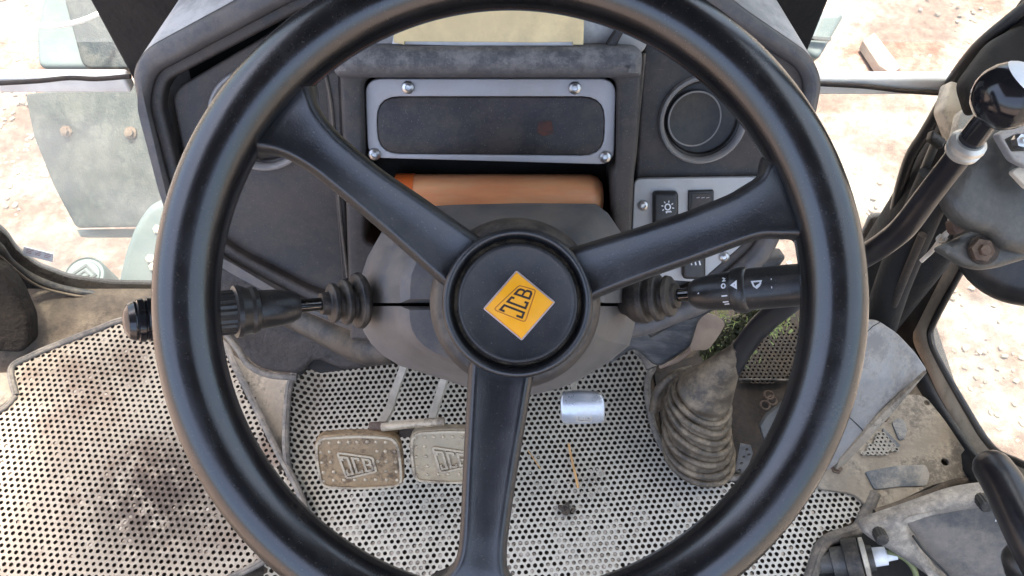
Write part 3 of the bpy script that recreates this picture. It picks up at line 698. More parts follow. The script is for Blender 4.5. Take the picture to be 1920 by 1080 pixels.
# ------------------------------------------------------------ dashboard
D = DASH
T = thing('dashboard', D.px((890, 400)), 'dusty black dashboard with hood, round vents and instrument panel', 'dashboard')
OUT = [(241, 135), (268, 92), (437, 0), (560, -75), (1290, -75), (1399, 17), (1524, 102), (1547, 152), (1535, 213), (1492, 400), (1447, 491), (1330, 590), (1200, 640), (690, 640), (560, 585), (411, 497), (325, 460), (300, 390), (256, 207)]
INN = [(277, 180), (287, 140), (537, 7), (640, -40), (1240, -40), (1380, 55), (1500, 130), (1514, 165), (1500, 230), (1460, 380), (1415, 470), (1320, 552), (1210, 600), (690, 600), (575, 570), (440, 500), (365, 450), (318, 370), (276, 207)]
vs, fs = plate_data(D, rnd_poly([D.loc(D.px(p)) for p in OUT], .012), [rnd_poly([D.loc(D.px(p)) for p in INN], .010)], .03, .008, 0, 5)
mesh('bezel', vs, fs, M['hoodband'] if 'hoodband' in M else mat('dark_grey_bezel', (.08, .075, .074), .42, DUST, .2, .5, 50, .3, 1400, .0005, speck=.15), T)
_in = rnd_poly([D.loc(D.px(p)) for p in INN], .010); _in = _in if area(_in) > 0 else _in[::-1]
vs, fs = plate_data(D, inset(_in, -.004), [inset(_in, .0085)], .012, .003, -.009, 3); mesh('inner_step', vs, fs, M['dash'], T)
# hood shell behind the bezel: the outline swept back (level) so that the top and sides show
o2 = rnd_poly([D.loc(D.px(p)) for p in OUT], .012); ring0 = [D.wld(p, -.006) for p in o2]
back = V3((0, 1, .0)); cen = D.px((890, 300))
def shell(k): return [V3((cen.x+(v.x-cen.x)*(1-.10*k), v.y, v.z))+back*(.13*k) if True else v for v in ring0]
loft('hood', [[v for v in ring0]]+[shell(k) for k in (.25, .5, .75, 1)], M['hood'], T, cap0=False)
# recess walls and inner panels
HP = -.020
CUT = [(668, 108), (1178, 108), (1178, 452), (1170, 640), (668, 640)]
plate('left_panel', D, [(322, 185), (333, 163), (478, 78), (600, 0), (628, -20), (640, 120), (648, 400), (655, 592), (575, 575), (440, 505), (360, 440), (345, 300)], M['dash'], T, t=.012, bev=.003, h=HP, r=.006, holes=[[(487+83*math.cos(k*math.pi/20), 226+83*math.sin(k*math.pi/20)) for k in range(40)]], hr=0)
plate('right_panel', D, [(1206, 90), (1225, 40), (1300, 0), (1380, 55), (1500, 130), (1510, 170), (1495, 235), (1455, 380), (1410, 465), (1320, 545), (1190, 600), (1192, 330)], M['dash'], T, t=.012, bev=.003, h=HP+.002, r=.006, holes=[[(1318+72*math.cos(k*math.pi/20), 225+72*math.sin(k*math.pi/20)) for k in range(40)]], hr=0)
plate('recess_back', D, [(268, 170), (290, 125), (537, -5), (640, -50), (1240, -50), (1400, 50), (1525, 130), (1500, 260), (1440, 480), (1300, 600), (690, 610), (400, 500), (310, 390)], M['darkgap'], T, t=.008, bev=.001, h=-.075, r=.006)
# recess side walls
rw = rnd_poly([D.loc(D.px(p)) for p in INN], .010)
loft('recess_wall', [[D.wld(p, -.006) for p in rw], [D.wld(p, -.075) for p in rw]], M['dash'], T, False, False)
# centre frame
plate('centre_frame', D, [(634, 108), (1206, 108), (1200, 220), (1190, 330), (1184, 452), (1180, 640), (655, 640), (648, 400), (640, 250)], M['dash'], T,
      holes=[[(680, 146), (1158, 146), (1156, 312), (1148, 330), (1150, 460), (684, 460), (684, 312)]], t=.05, bev=.004, h=.004, r=.004, hr=.010)
for pts in ([(611, 140), (622, 200), (630, 300), (640, 417), (652, 520)], [(1208, 100), (1198, 200), (1190, 290), (1184, 335)]):
    mesh('edge_lip', *tube_data(smooth_path([D.px(p, -.004) for p in pts], 5), .0016, 8), M['collar'], T)
plate('outer_left_rib', D, [(608, 140), (640, 130), (655, 592), (646, 592)], M['dash'], T, t=.04, bev=.003, h=-.004, r=.002)
plate('top_ledge', D, [(618, 92), (690, 90), (1150, 90), (1210, 94), (1206, 144), (1196, 150), (632, 150), (622, 140)], M['ledge'] if 'ledge' in M else mat('dusty_ledge', (.09, .088, .09), .5, (.40, .37, .33), .5, .5, 90, .3, 900, .0006, speck=.3), T, t=.03, bev=.012, h=.016, r=.008, seg=5)
plate('rear_shelf', D, [(540, -45), (1280, -45), (1225, 60), (1206, 100), (620, 100), (600, 60)], M['hood'], T, t=.01, bev=.003, h=-.012, r=.004)
plate('shelf_rib', D, [(1130, 98), (1160, 50), (1175, 52), (1150, 98)], M['dash'], T, t=.02, bev=.002, h=.0, r=.002)
# cavity and the instrument panel
plate('cavity_back', D, [(670, 130), (1170, 130), (1170, 470), (670, 470)], M['darkgap'], T, t=.005, bev=.001, h=-.06)
# instrument panel is a part; screws and display are its sub-parts
ip = plate('instrument_plate', D, [(684, 148), (1155, 148), (1151, 309), (690, 296)], M['bezel'], T,
           holes=[[(705, 181), (1135, 181), (1133, 293), (708, 289)]], t=.006, bev=.0012, h=-.003, r=.013, hr=.019)
plate('display', D, [(706, 182), (1134, 182), (1132, 292), (709, 288)], M['display'], ip, t=.006, bev=.0012, h=-.0035, r=.019)
mesh('display_smudge', *plate_data(D, rnd_poly([D.loc(D.px(p, -.003)) for p in [(1010, 228), (1034, 226), (1038, 250), (1020, 256), (1006, 248)]], .002), [], .0003, 0, -.0031), M['rustsmudge'] if 'rustsmudge' in M else mat('brown_smudge', (.09, .028, .016), .6, bump=.3, stain=(.03, .02, .018), stain_amt=.9, stain_scale=120), ip)
for p in ((765, 164), (1078, 165), (702, 289), (1135, 294)): screw(D, *p, -.0025, .0052, ip)
# drum in the cavity
c0 = D.px((745, 372), -.028); c1 = D.px((1130, 372), -.028); ax = (c1-c0); Ld = ax.length
drum = thing('orange_drum', (c0+c1)/2, 'orange-brown drum lying in the slot under the instrument panel', 'drum')
lathe('drum_body', c0, ax, [(0, .018), (.004, .0215), (Ld-.012, .0215), (Ld-.005, .019), (Ld-.001, .014), (Ld, .008)], M['copper'], drum, 40)
lathe('drum_end', c0, -ax, [(-.016, .0222), (0, .0222), (.002, .018)], M['copperhot'], drum, 40)
# vents
def vent(cx, cy, r, lit):
    o = D.px((cx, cy), HP+.003); s = (D.px((cx+r, cy), HP+.003)-D.px((cx-r, cy), HP+.003)).length/2
    v = lathe('air_vent', o, D.n, [(-.016, s*.86), (-.002, s*.86), (.0015, s*.875), (.003, s*.90), (.004, s*.93), (.0034, s*.97), (0, s*1.0), (-.004, s*1.0)], M['ventring'], T, 64, caps=False)
    lathe('vent_cup', o-D.n*.004, D.n, [(-.010, s*.83), (.001, s*.855), (.0, s*.81), (-.0035, s*.78), (-.004, .001)], M['flap'], v, 48, caps=False)
    o3 = o-D.u*s*.17-D.n*.006
    lathe('flap', o3, (D.n+D.u*.16).normalized(), [(-.003, s*.58), (.0015, s*.61), (.0024, s*.60), (.002, s*.57), (.0016, .001)], M['flap'], v, 48)
    dz = (D.n+D.u*.16).normalized(); ea = (D.u-dz*D.u.dot(dz)).normalized(); eb = dz.cross(ea)
    mesh('flap_lip', *tube_data([o3+dz*.002+(ea*math.cos(a)+eb*math.sin(a))*s*.61 for a in [k*math.pi/24 for k in range(48)]], .0008, 8, closed=True), M['ventring'], v)
    for k in range(3):
        P = [o3-D.u*s*(.46-.07*k)+D.v*s*yy+D.n*.0022 for yy in (-.22, -.07, .07)]
        mesh('grip_rib', *tube_data(P, .0006, 6), M['dash'], v)
    
M['flap'] = mat('satin_black_flap', (.012, .0115, .0115), .4, DUST, .1, spec=.4)
M['ventring'] = mat('grey_vent_ring', (.22, .21, .20), .35, DUST, .3, .5, 30, .1, 900, .0003)
vent(1318, 225, 84, 0); vent(487, 226, 97, 1)
# switch panel
sp = plate('switch_plate', D, [(1190, 336), (1440, 332), (1425, 420), (1403, 452), (1374, 499), (1320, 530), (1184, 520), (1186, 430)], M['panel'], T, t=.004, bev=.0008, h=HP+.010, r=.006)
for p in ((1206, 385), (1358, 482)): screw(D, *p, HP+.0105, .0048, sp)
def rocker(x0, y0, x1, y1, sym):
    o = plate('rocker_switch', D, [(x0, y0), (x1, y0), (x1, y1), (x0, y1)], M['black'], sp, t=.006, bev=.003, h=HP+.016, r=.004, seg=4)
rocker(1225, 361, 1273, 445, 1); rocker(1280, 470, 1324, 525, 1)
plate('blank_switch', D, [(1291, 358), (1339, 357), (1338, 440), (1290, 440)], M['black'], sp, t=.006, bev=.001, h=HP+.0125, r=.0015)
plate('blank_switch_inset', D, [(1296, 363), (1334, 362), (1334, 435), (1295, 436)], M['dash'], sp, t=.003, bev=.0006, h=HP+.0130, r=.001)
def lamp_symbol(cx, cy, s, h):
    P = lambda x, y: D.px((cx+x*s, cy+y*s), h); parts = []
    ring = [P(math.cos(a)*5, math.sin(a)*5.5) for a in [k*math.pi/8 for k in range(16)]]
    parts.append(ribbon_data(ring, D.n, .0011*s, .0003, True))
    for k in range(8):
        a = k*math.pi/4+.2; parts.append(ribbon_data([P(math.cos(a)*8.5, math.sin(a)*8.5), P(math.cos(a)*12, math.sin(a)*12)], D.n, .0009*s, .0003))
    parts.append(ribbon_data([P(-4, 9), P(4, 9)], D.n, .0009*s, .0003))
    mesh('lamp_symbol', *join(parts), M['white'], sp)
lamp_symbol(1252, 388, 1, HP+.0161)
mesh('work_light_symbol', *join([ribbon_data([D.px((x, 489), HP+.0162), D.px((x+2, 497), HP+.0162)], D.n, .0012, .0003) for x in (1295, 1303, 1311)]), M['white'], sp)
mesh('blank_mark', *join([ribbon_data([D.px((1306+i*9, 371), HP+.0131), D.px((1312+i*9, 370), HP+.0131)], D.n, .0006, .0002) for i in range(3)]), M['bezel'], sp)
# cream plate on the dash top
t_ = thing('cream_plate', D.px((915, 60), .0), 'cream painted metal plate standing behind the top ledge of the dash', 'metal plate')
plate('plate', D, [(737, -40), (1097, -40), (1094, 84), (1074, 84), (1074, 79), (1010, 80), (758, 78), (758, 84), (738, 80)], M['cream'], t_, t=.004, bev=.0006, h=.006)
plate('white_sheet', D, [(742, 50), (1084, 50), (1074, 88), (1040, 92), (1000, 89), (800, 84), (735, 82)], M['paper'], t_, t=.001, bev=.0002, h=.001)

# ------------------------------------------------------------ kick panels, duct and the floor beside the mats
t_ = thing('kick_panel', at(560, 640, 1.0), 'wrinkled dark kick panel under the left of the dash', 'kick panel')
plate('panel', cam_plane(540, 640, 1.02, .1, .5), [(380, 470), (560, 560), (720, 600), (720, 690), (640, 700), (590, 676), (570, 700), (556, 706), (500, 700), (467, 684), (446, 655), (428, 632), (380, 600)], M['kick'], t_, t=.03, bev=.01, r=.02, seg=4)
tube('lower_lip', [at(425, 628, .99), at(446, 655, .99), at(467, 685, .985), (at(505, 703, .985)), at(556, 708, .985)], .004, M['piping'], t_)
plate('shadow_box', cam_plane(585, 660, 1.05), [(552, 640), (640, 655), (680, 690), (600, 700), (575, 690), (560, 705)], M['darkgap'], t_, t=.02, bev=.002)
t_ = tag(tube('duct', [at(520, 580, .88), at(560, 598, .86), at(610, 622, .84), at(650, 640, .82), at(690, 655, .78), at(740, 655, .76)], [.014, .014, .0145, .016, .016, .014], M['rubber'], n=6), 'black rubber duct running from the kick panel to the column cowl', 'duct')
t_ = thing('kick_panel', at(1260, 620, 1.0), 'scuffed black kick panel right of the column above the boot', 'kick panel')
plate('panel', cam_plane(1260, 620, 1.0, -.1, .4), [(1130, 500), (1480, 480), (1450, 520), (1400, 556), (1345, 582), (1312, 600), (1296, 655), (1240, 690), (1225, 688), (1190, 655), (1140, 690)], M['kick2'] if 'kick2' in M else mat('scuffed_black_panel', (.022, .022, .023), .5, (.2, .17, .14), .3, .6, 14, .3, 200, .002, stain=(.12, .11, .10), stain_amt=.5, stain_scale=18, stretch=(1, 1, 5)), t_, t=.03, bev=.008, r=.01, seg=4)
tube('rib', [at(1215, 625, .96), at(1290, 585, .96), at(1370, 545, .96)], .006, M['rubber'], t_)
# beige floor strip between the mats
tag(plate('floor_strip', FLOOR, [(425, 655), (470, 690), (560, 705), (545, 870), (600, 1000), (575, 1000), (500, 830)], M['mudpale'], t=.004, bev=.001, h=.003), kind='structure')
# left corner: floor, corner trim, cream block
t_ = thing('corner_trim', at(20, 580, 1.1), 'dark muddy corner trim at the left end of the front wall', 'trim')
plate('block', cam_plane(10, 580, 1.13, .3, .2), [(-60, 470), (0, 505), (28, 545), (52, 600), (54, 648), (40, 662), (-60, 658)], M['blackmud'], t_, t=.05, bev=.006, r=.008)
tube('glass_seal', [GLASS.px(p, .006) for p in [(-60, 420), (-5, 460), (18, 490), (60, 520), (120, 542), (200, 553), (320, 556), (420, 556)]], .006, M['rubber'], t_, n=5)
tube('seal_lip', [GLASS.px(p, .014) for p in [(-5, 476), (60, 530), (120, 550), (200, 561), (320, 566)]], .002, M['mud'], t_, n=5, seg=8)
t_ = tag(plate('floor_patch', FLOOR, [(-40, 700), (18, 698), (24, 742), (0, 762), (-40, 780)], M['mudpale'], t=.004, bev=.001, h=.012), kind='structure')

# ------------------------------------------------------------ steering column cowl
def cowl():
    t = thing('steering_column', at(950, 560, .6), 'grey two-part plastic cowl round the steering column', 'column cowl')
    UB = [(674, 568), (674, 540), (677, 517), (690, 480), (715, 436), (745, 402), (790, 388), (850, 384), (980, 381), (1117, 382), (1140, 400), (1158, 426), (1188, 470), (1208, 515), (1213, 545), (1213, 568)]
    UF = [(750, 568), (750, 540), (753, 517), (765, 487), (785, 462), (805, 452), (830, 448), (865, 444), (980, 440), (1062, 441), (1085, 450), (1100, 463), (1120, 487), (1132, 515), (1135, 545), (1135, 568)]
    LB = [(674, 574), (676, 600), (682, 622), (696, 645), (720, 668), (750, 686), (840, 714), (900, 735), (950, 742), (1003, 740), (1050, 728), (1084, 714), (1143, 678), (1180, 648), (1190, 612), (1193, 574)]
    LF = [(750, 574), (751, 596), (756, 616), (766, 634), (782, 650), (805, 664), (850, 682), (905, 694), (950, 698), (995, 694), (1035, 684), (1065, 668), (1090, 650), (1104, 632), (1110, 606), (1112, 574)]
    for nm, B, F in (('upper_cowl', UB, UF), ('lower_cowl', LB, LF)):
        mid = sum(p[0] for p in F)/len(F), sum(p[1] for p in F)/len(F)
        rings = [[at(p[0], p[1], .70) for p in B], [at(p[0], p[1], .645) for p in B]]
        k0, k1 = .10, .30
        for k, d in ((.06, .638), (.93, .585), (1.0, .578)):
            rings.append([at(b[0]+(f[0]-b[0])*k, b[1]+(f[1]-b[1])*k, d) for b, f in zip(B, F)])
        rings.append([at(mid[0]+(f[0]-mid[0])*.9, mid[1]+(f[1]-mid[1])*.9, .572) for f in F])
        loft(nm, rings, M['cowl'], t, angle=28)
    loft('cowl_core', [[at(p[0]*.985+14, p[1]*.985+8, d) for p in (UB[:-1]+LB[::-1])] for d in (.69, .66)], M['darkgap'], t)
    tube('shaft', [at(968, 570, .60), at(966, 570, .50)], .03, M['black'], t, n=2, seg=32)
cowl()

# ------------------------------------------------------------ stalks
def stalk_axis(a, b): return a, (b-a).normalized(), (b-a).length
def stalk(name, label, p0, d0, p1, d1, prof, gait, sign):
    A, B = at(*p0, d0), at(*p1, d1); ax = (B-A).normalized(); t = thing(name, A, label, 'control stalk')
    Lp = abs(p1[0]-p0[0]); L = (B-A).length
    def pos(px): return abs(px-p0[0])/Lp*L
    def rad(px, rp): f = abs(px-p0[0])/Lp; return rp*(d0+(d1-d0)*f)/FPX
    # gaiter
    gp = []
    for (x, r) in gait: gp.append((pos(x), rad(x, r)))
    sm = []
    for i in range(len(gp)-1):
        for j in range(5): k = j/5; k2 = k*k*(3-2*k); sm.append((gp[i][0]+(gp[i+1][0]-gp[i][0])*k, gp[i][1]+(gp[i+1][1]-gp[i][1])*k2))
    sm.append(gp[-1]); sm = [(a_, b_*.92) for a_, b_ in sm]; lathe('gaiter', A, ax, sm, M['rubber'], t, 40, angle=80)
    for nm, m, pr in prof:
        lathe(nm, A, ax, [(pos(x), rad(x, r)) for x, r in pr], m, t, 48, flute=(.045 if nm == 'grip' else None), angle=30)
    return t, A, ax, pos, rad
M['stalkm'] = mat('stalk_plastic', (.016, .017, .018), .3, DUST, .08, .5, 40, .15, 900, .0003, speck=.15)
stalk('turn_signal_stalk', 'left control stalk with ribbed grip and domed end behind the rim', (690, 562), .62, (240, 603), .535,
      [('rod', M['steelblack'] if 'steelblack' in M else mat('dark_chrome', (.12, .12, .12), .12, metal=1, bump=0), [(600, 12), (540, 13)]),
       ('cone', M['stalkm'], [(547, 14), (545, 24), (530, 31), (505, 35), (470, 37), (462, 37)]),
       ('collar', M['stalkm'], [(466, 38), (464, 43), (456, 45), (450, 43), (446, 44), (432, 50), (424, 49), (421, 42)]),
       ('grip', M['stalkm'], [(424, 42), (300, 43), (285, 42)]),
       ('end_cap', M['blackgloss'], [(287, 36), (284, 40), (272, 42), (270, 38), (268, 38), (266, 41), (256, 41), (254, 37), (252, 37), (250, 38), (240, 33), (234, 22), (231, 8)])],
      [(688, 30), (680, 52), (672, 58), (664, 56), (658, 34), (652, 34), (646, 46), (638, 47), (630, 30), (625, 30), (620, 40), (612, 41), (606, 24), (597, 23), (591, 22), (591, 12)], -1)
st, SA, Sax, Spos, Srad = stalk('wiper_stalk', 'right control stalk with white lamp and wiper symbols', (1165, 563), .62, (1600, 525), .535,
      [('rod', MATS['dark_chrome'], [(1270, 12), (1316, 13)]),
       ('cone', M['stalkm'], [(1309, 13), (1310, 22), (1322, 29), (1350, 34), (1394, 37)]),
       ('collar', M['stalkm'], [(1392, 38), (1394, 42), (1404, 44), (1414, 44), (1420, 41), (1421, 40)]),
       ('barrel', M['stalkm'], [(1419, 40), (1560, 40), (1568, 36), (1572, 10)])],
      [(1168, 30), (1200, 50), (1212, 52), (1222, 50), (1226, 36), (1232, 36), (1238, 50), (1246, 48), (1252, 32), (1257, 32), (1262, 43), (1270, 41), (1274, 26), (1282, 26), (1284, 12)], 1)
def on_stalk(px, off):        # off: pixels below the axis as seen; returns point and outward normal
    c = SA+Sax*Spos(px); r = Srad(px, {True: 37, False: 40}[px < 1395]) if px < 1392 or px > 1421 else Srad(px, 44)
    if px < 1392: r = Srad(px, 29+(px-1322)*.11)
    e2 = (DN-Sax*DN.dot(Sax)).normalized(); e1 = Sax.cross(e2); e1 = e1 if e1.dot(CAM-c) > 0 else -e1
    s = max(-.97, min(.97, (off*c.copy().__sub__(CAM).dot(FW)/FPX)/r)); n = e1*math.sqrt(1-s*s)+e2*s
    return c+n*r, n
def sym(name, strokes, w=.0009):
    parts = []
    for s in strokes:
        cl = len(s) > 2 and s[0] == s[-1]; q = s[:-1] if cl else s; pn = [on_stalk(*p) for p in q]
        parts.append(ribbon_data([p for p, n in pn], [n for p, n in pn], w, .0003, cl))
    mesh(name, *join(parts), M['white'], st)
def circ(cx, cy, rx, ry, n=10): return [(cx+rx*math.cos(k*2*math.pi/n), cy+ry*math.sin(k*2*math.pi/n)) for k in range(n)]+[(cx+rx, cy)]
sym('lamp_symbols', [[(1365, -6), (1357, -6), (1357, 3), (1365, 3), (1365, -6)], circ(1368, -1.5, 4.5, 5), [(1365, 14), (1357, 14), (1357, 22), (1365, 22), (1365, 14)], circ(1368, 18, 4.5, 4.5),
     [(1335, 0), (1339, -6), (1343, 0), (1335, 0)], circ(1341, 16, 3.5, 3)], .0011)
sym('position_marks', [[(1380, -24), (1385, -22), (1382, -18), (1387, -18)], circ(1383, -9, 3.5, 4), [(1378, 9), (1389, 9)], [(1378, 20), (1389, 20)], [(1380, 24), (1389, 24)]], .0009)
sym('collar_arrow', [[(1408, -14), (1401, -9), (1408, -4), (1408, -14)]], .0014)
sym('wiper_symbol', [[(1436, -12), (1452, -12), (1449, -4), (1444, 0), (1439, -4), (1436, -12)], [(1443, -3), (1452, -8)]], .0011)
sym('wiper_line', [[(1470, -15), (1470, 3)]], .0006)
# smooth printed band on the barrel
bd = []
for k in range(14):
    x = 1424+k*9
    for off in (-19, -12, -4, 4, 10): bd.append((x, off))
bv = []; 
for x, off in bd: p, n = on_stalk(x, off); bv.append(p+n*.00012)
mesh('print_band', bv, [(j*5+i, j*5+i+1, (j+1)*5+i+1, (j+1)*5+i) for j in range(13) for i in range(4)], M['black'], st)

# ------------------------------------------------------------ steering wheel
WN = -FW; WU = RT; WV = -DN
WC = at(956.5, 563.5, .46); sw = .46/FPX
wheel = thing('steering_wheel', WC, 'black three-spoke steering wheel with an orange badge on the hub', 'steering wheel')
def rim():
    vs, fs = [], []; n, k = 192, 40; R = 607*sw; r = 60.5*sw
    prof = []
    for j in range(k):
        a = 2*math.pi*j/k; x, y = math.cos(a), math.sin(a)      # x outwards, y towards the camera
        q = r
        g = math.degrees(a) % 360
        if 112 < g < 122: q = r*.985                             # fine moulding groove on the inner face
        if 122 <= g < 200: q = r*.965
        prof.append((q*x, q*y))
    for i in range(n):
        a = 2*math.pi*i/n; e = WU*math.cos(a)+WV*math.sin(a)
        for (x, y) in prof: vs.append(WC+e*(R+x)+WN*y)
    for i in range(n):
        for j in range(k): fs.append((i*k+j, i*k+(j+1) % k, ((i+1) % n)*k+(j+1) % k, ((i+1) % n)*k+j))
    mesh('rim', vs, fs, M['rim'], wheel, angle=60)
rim()
def spoke(st):
    rings = []; P = [at(x, y, d) for x, y, hw, d in st]
    Q = smooth_path(P, 6); W = [max(1, v) for v in lerp_list([float(s[2]) for s in st], 6)]
    W = [sum(W[max(0, i-2):i+3])/len(W[max(0, i-2):i+3]) for i in range(len(W))]
    for i, p in enumerate(Q):
        t = (Q[min(i+1, len(Q)-1)]-Q[max(0, i-1)]).normalized(); s = WN.cross(t).normalized(); n = t.cross(s)
        if n.dot(WN) < 0: n = -n
        hw = W[i]*(p-CAM).dot(FW)/FPX; b = 17*sw
        sec = [(-hw, -.016), (-hw, -.006), (-hw+b*.35, -.002), (-hw+b*.7, -.0003), (-hw+b*.95, .0002), (-hw+b*1.25, -.0008), (0, -.0016), (hw-b*1.25, -.0008), (hw-b*.95, .0002), (hw-b*.7, -.0003), (hw-b*.35, -.002), (hw, -.006), (hw, -.016), (hw*.8, -.020), (-hw*.8, -.020)]
        rings.append([p+s*x+n*y for x, y in sec])
    loft('spoke', rings, M['spoke'], wheel, angle=70)
spoke([(905, 520, 62, .484), (852, 480, 57, .482), (762, 409, 50, .474), (690, 354, 45, .466), (620, 297, 45, .459), (585, 268, 50, .456), (555, 243, 60, .454), (530, 222, 78, .454), (508, 204, 92, .457), (490, 192, 98, .464)])
spoke([(1040, 535, 60, .484), (1105, 509, 53, .482), (1200, 476, 49, .475), (1295, 444, 48, .468), (1380, 412, 49, .460), (1420, 396, 55, .457), (1455, 384, 68, .455), (1482, 372, 86, .455), (1505, 362, 98, .458), (1525, 354, 100, .464)])
spoke([(948, 640, 66, .484), (939, 700, 62, .482), (929, 790, 57, .475), (919, 880, 52, .468), (909, 985, 46, .460), (904, 1040, 46, .457), (900, 1075, 54, .455), (896, 1105, 76, .455), (893, 1130, 95, .458), (890, 1155, 100, .464)])
HC = at(970, 568, .476); hs = .476/FPX
lathe('hub_collar', at(966, 569, .49), WN, [(-.036, 172*hs), (-.022, 172*hs), (-.010, 168*hs), (-.001, 158*hs), (.002, 148*hs), (.002, 100*hs)], M['collar'], wheel, 96, angle=60)
lathe('hub_ring', HC, WN, [(-.016, 142*hs), (-.002, 142*hs), (.0012, 139*hs), (.0026, 134*hs), (.0022, 129*hs), (-.0005, 125*hs), (-.003, 122*hs), (-.010, 121*hs)], M['spoke'], wheel, 96, angle=60)
lathe('hub_groove', HC-WN*.0075, WN, [(-.003, 126*hs), (0, 125*hs), (.002, 118*hs), (.0005, 105*hs)], M['groove'], wheel, 96, angle=60)
CC = at(971, 568.5, .474)
cap = lathe('hub_cap', CC, WN, [(-.010, 114*hs), (-.001, 113*hs), (.0012, 111*hs), (.0020, 107*hs), (.0014, 103*hs), (.0005, 99*hs), (.0004, 50*hs), (.0004, 1*hs)], M['cap'], wheel, 96, angle=60)
LG = Plane(CC+WN*.0004, WN)
def lp(x, y): return LG.px((880+x/6, 480+y/6))
bq = [(530, 158), (968, 518), (590, 955), (152, 592)]
P2 = [LG.loc(lp(*p)) for p in bq]
badge = mesh('badge', *plate_data(LG, rnd_poly(P2, .0012), [], .002, .0004, .0008, 2), M['badgeedge'], cap)
q2 = rnd_poly(P2, .0008); q2 = q2 if area(q2) > 0 else q2[::-1]
mesh('badge_face', *plate_data(LG, inset(q2, .0010), [], .001, .0002, .0011, 2), M['orange'], cap)
LGN = [LG.px((880+x/6, 480+y/6), .0011) for x, y in ((628, 745), (748, 385), (560, 330), (272, 602))]
mesh('badge_outline', *frame_line(LGN, WN, .0006, .00012), M['inkline'], cap)
mesh('badge_lettering', *lettering(LGN, WN, .00125, .00016), M['ink'], cap)

# ------------------------------------------------------------ gear lever with boot
def gear():
    t = thing('gear_lever', at(1315, 870, 1.1), 'long bent black lever with a round knob rising from a ribbed tan boot', 'gear lever')
    shaft = [at(1372, 690, .97), at(1392, 655, .94), at(1425, 612, .89), at(1480, 566, .82), at(1545, 522, .75), at(1625, 478, .68), at(1672, 446, .645), at(1700, 420, .625), (at(1740, 367, .60)), at(1795, 296, .565), at(1812, 274, .555)]
    tube('shaft', shaft, [.0125, .0125, .0125, .0122, .0105, .0098, .0098, .0098, .0092, .0088, .0088], M['shaft'], t, n=5, seg=24)
    ax = (at(1870, 195, .52)-at(1808, 278, .557)).normalized()
    lathe('collar', at(1803, 285, .558), ax, [(-.002, .0095), (0, .0115), (.003, .012), (.004, .0103), (.006, .0105), (.007, .0125), (.010, .0122), (.012, .0095)], M['steelc'], t, 32)
    lathe('neck', at(1815, 270, .552), ax, [(0, .0085), (.03, .0085), (.036, .011)], M['blackgloss'], t, 24)
    c = at(1890, 180, .52); r = 63/FPX*.52
    lathe('knob', c-ax*r, ax, [(0, r*.3), (r*.08, r*.42), (r*.25, r*.68), (r*.5, r*.87), (r*.75, r*.97), (r, r), (r*1.25, r*.97), (r*1.5, r*.86), (r*1.7, r*.71), (r*1.85, r*.5), (r*1.96, r*.28), (r*2, r*.02)], M['blackgloss'], t, 48, angle=80)
    ux = (RT*.44-DN*.50-FW*.72).normalized()
    pr = [(r*1.012*math.cos(a), r*1.012*math.sin(a)) for a in [math.radians(x) for x in (50, 40, 30, 20, 10, 1)]]
    lathe('knob_cap', c, ux, pr, M['lamp'], t, 40, angle=80)
    # boot: folds along a leaning axis
    key = [(1312, 862, 1.078, 67), (1310, 840, 1.064, 70), (1309, 816, 1.050, 71), (1309, 792, 1.036, 71), (1311, 768, 1.022, 68), (1317, 744, 1.008, 60), (1330, 722, .994, 48), (1343, 704, .982, 40), (1358, 688, .968, 31), (1372, 670, .955, 22), (1384, 657, .942, 17), (1388, 651, .938, 16)]
    P = smooth_path([at(x, y, d) for x, y, d, r in key], 14); base = lerp_list([r*d/FPX for x, y, d, r in key], 14); Rr = []
    ring_at = [.3, 1.05, 1.85, 2.65, 3.45, 4.2, 4.85]
    for i, b in enumerate(base):
        u = i/14; g = sum(math.exp(-((u-c)/.19)**2) for c in ring_at); k = 1-smoothstep(5.0, 5.5, u)
        Rr.append(b*(1-.10*k*(1-.35*min(1, g))))
    seg = 40; vs, fs = [], []
    top = (P[-1]-P[-20]).normalized()
    up = V3((.34, .26, 1)).normalized(); extra = []
    for i, p in enumerate(P):
        k = smoothstep(.45, .95, i/(len(P)-1)); tdir = (up*(1-k)+top*k).normalized()
        e1 = (RT-tdir*RT.dot(tdir)).normalized(); e2 = tdir.cross(e1)
        for s in range(seg):
            a = 2*math.pi*s/seg; wob = 1+.02*noise.noise(V3((math.cos(a)*2, math.sin(a)*2, i*.05)))
            tilt = (.006*math.sin(i*.075+1)*math.cos(a)+.003*math.sin(i*.11)*math.sin(a))*(1-k)
            vs.append(p+(e1*math.cos(a)+e2*math.sin(a)*.92)*Rr[i]*wob+tdir*tilt)
    for c in ring_at:                                            # rounded folds standing out from the sleeve
        i = min(len(P)-2, round(c*14)); rg = [vs[i*seg+s]+(vs[i*seg+s]-P[i]).normalized()*.0005+V3((0, 0, .0012*math.sin(s*.5+c*3))) for s in range(seg)]
        extra.append(tube_data(rg, .0047 if c < 4.5 else .004, 10, closed=True))
    extra.append(tube_data([vs[(len(P)-1)*seg+s] for s in range(seg)], .0018, 8, closed=True))
    for i in range(len(P)-1):
        for s in range(seg): fs.append((i*seg+s, i*seg+(s+1) % seg, (i+1)*seg+(s+1) % seg, (i+1)*seg+s))
    mesh('boot', *join([(vs, fs)]+extra), M['boot'], t, angle=80)
M['steelc'] = mat('brushed_pale_collar', (.66, .62, .54), .35, DUST, .2, .5, 60, .1, 500, .0004, metal=.7)
gear()
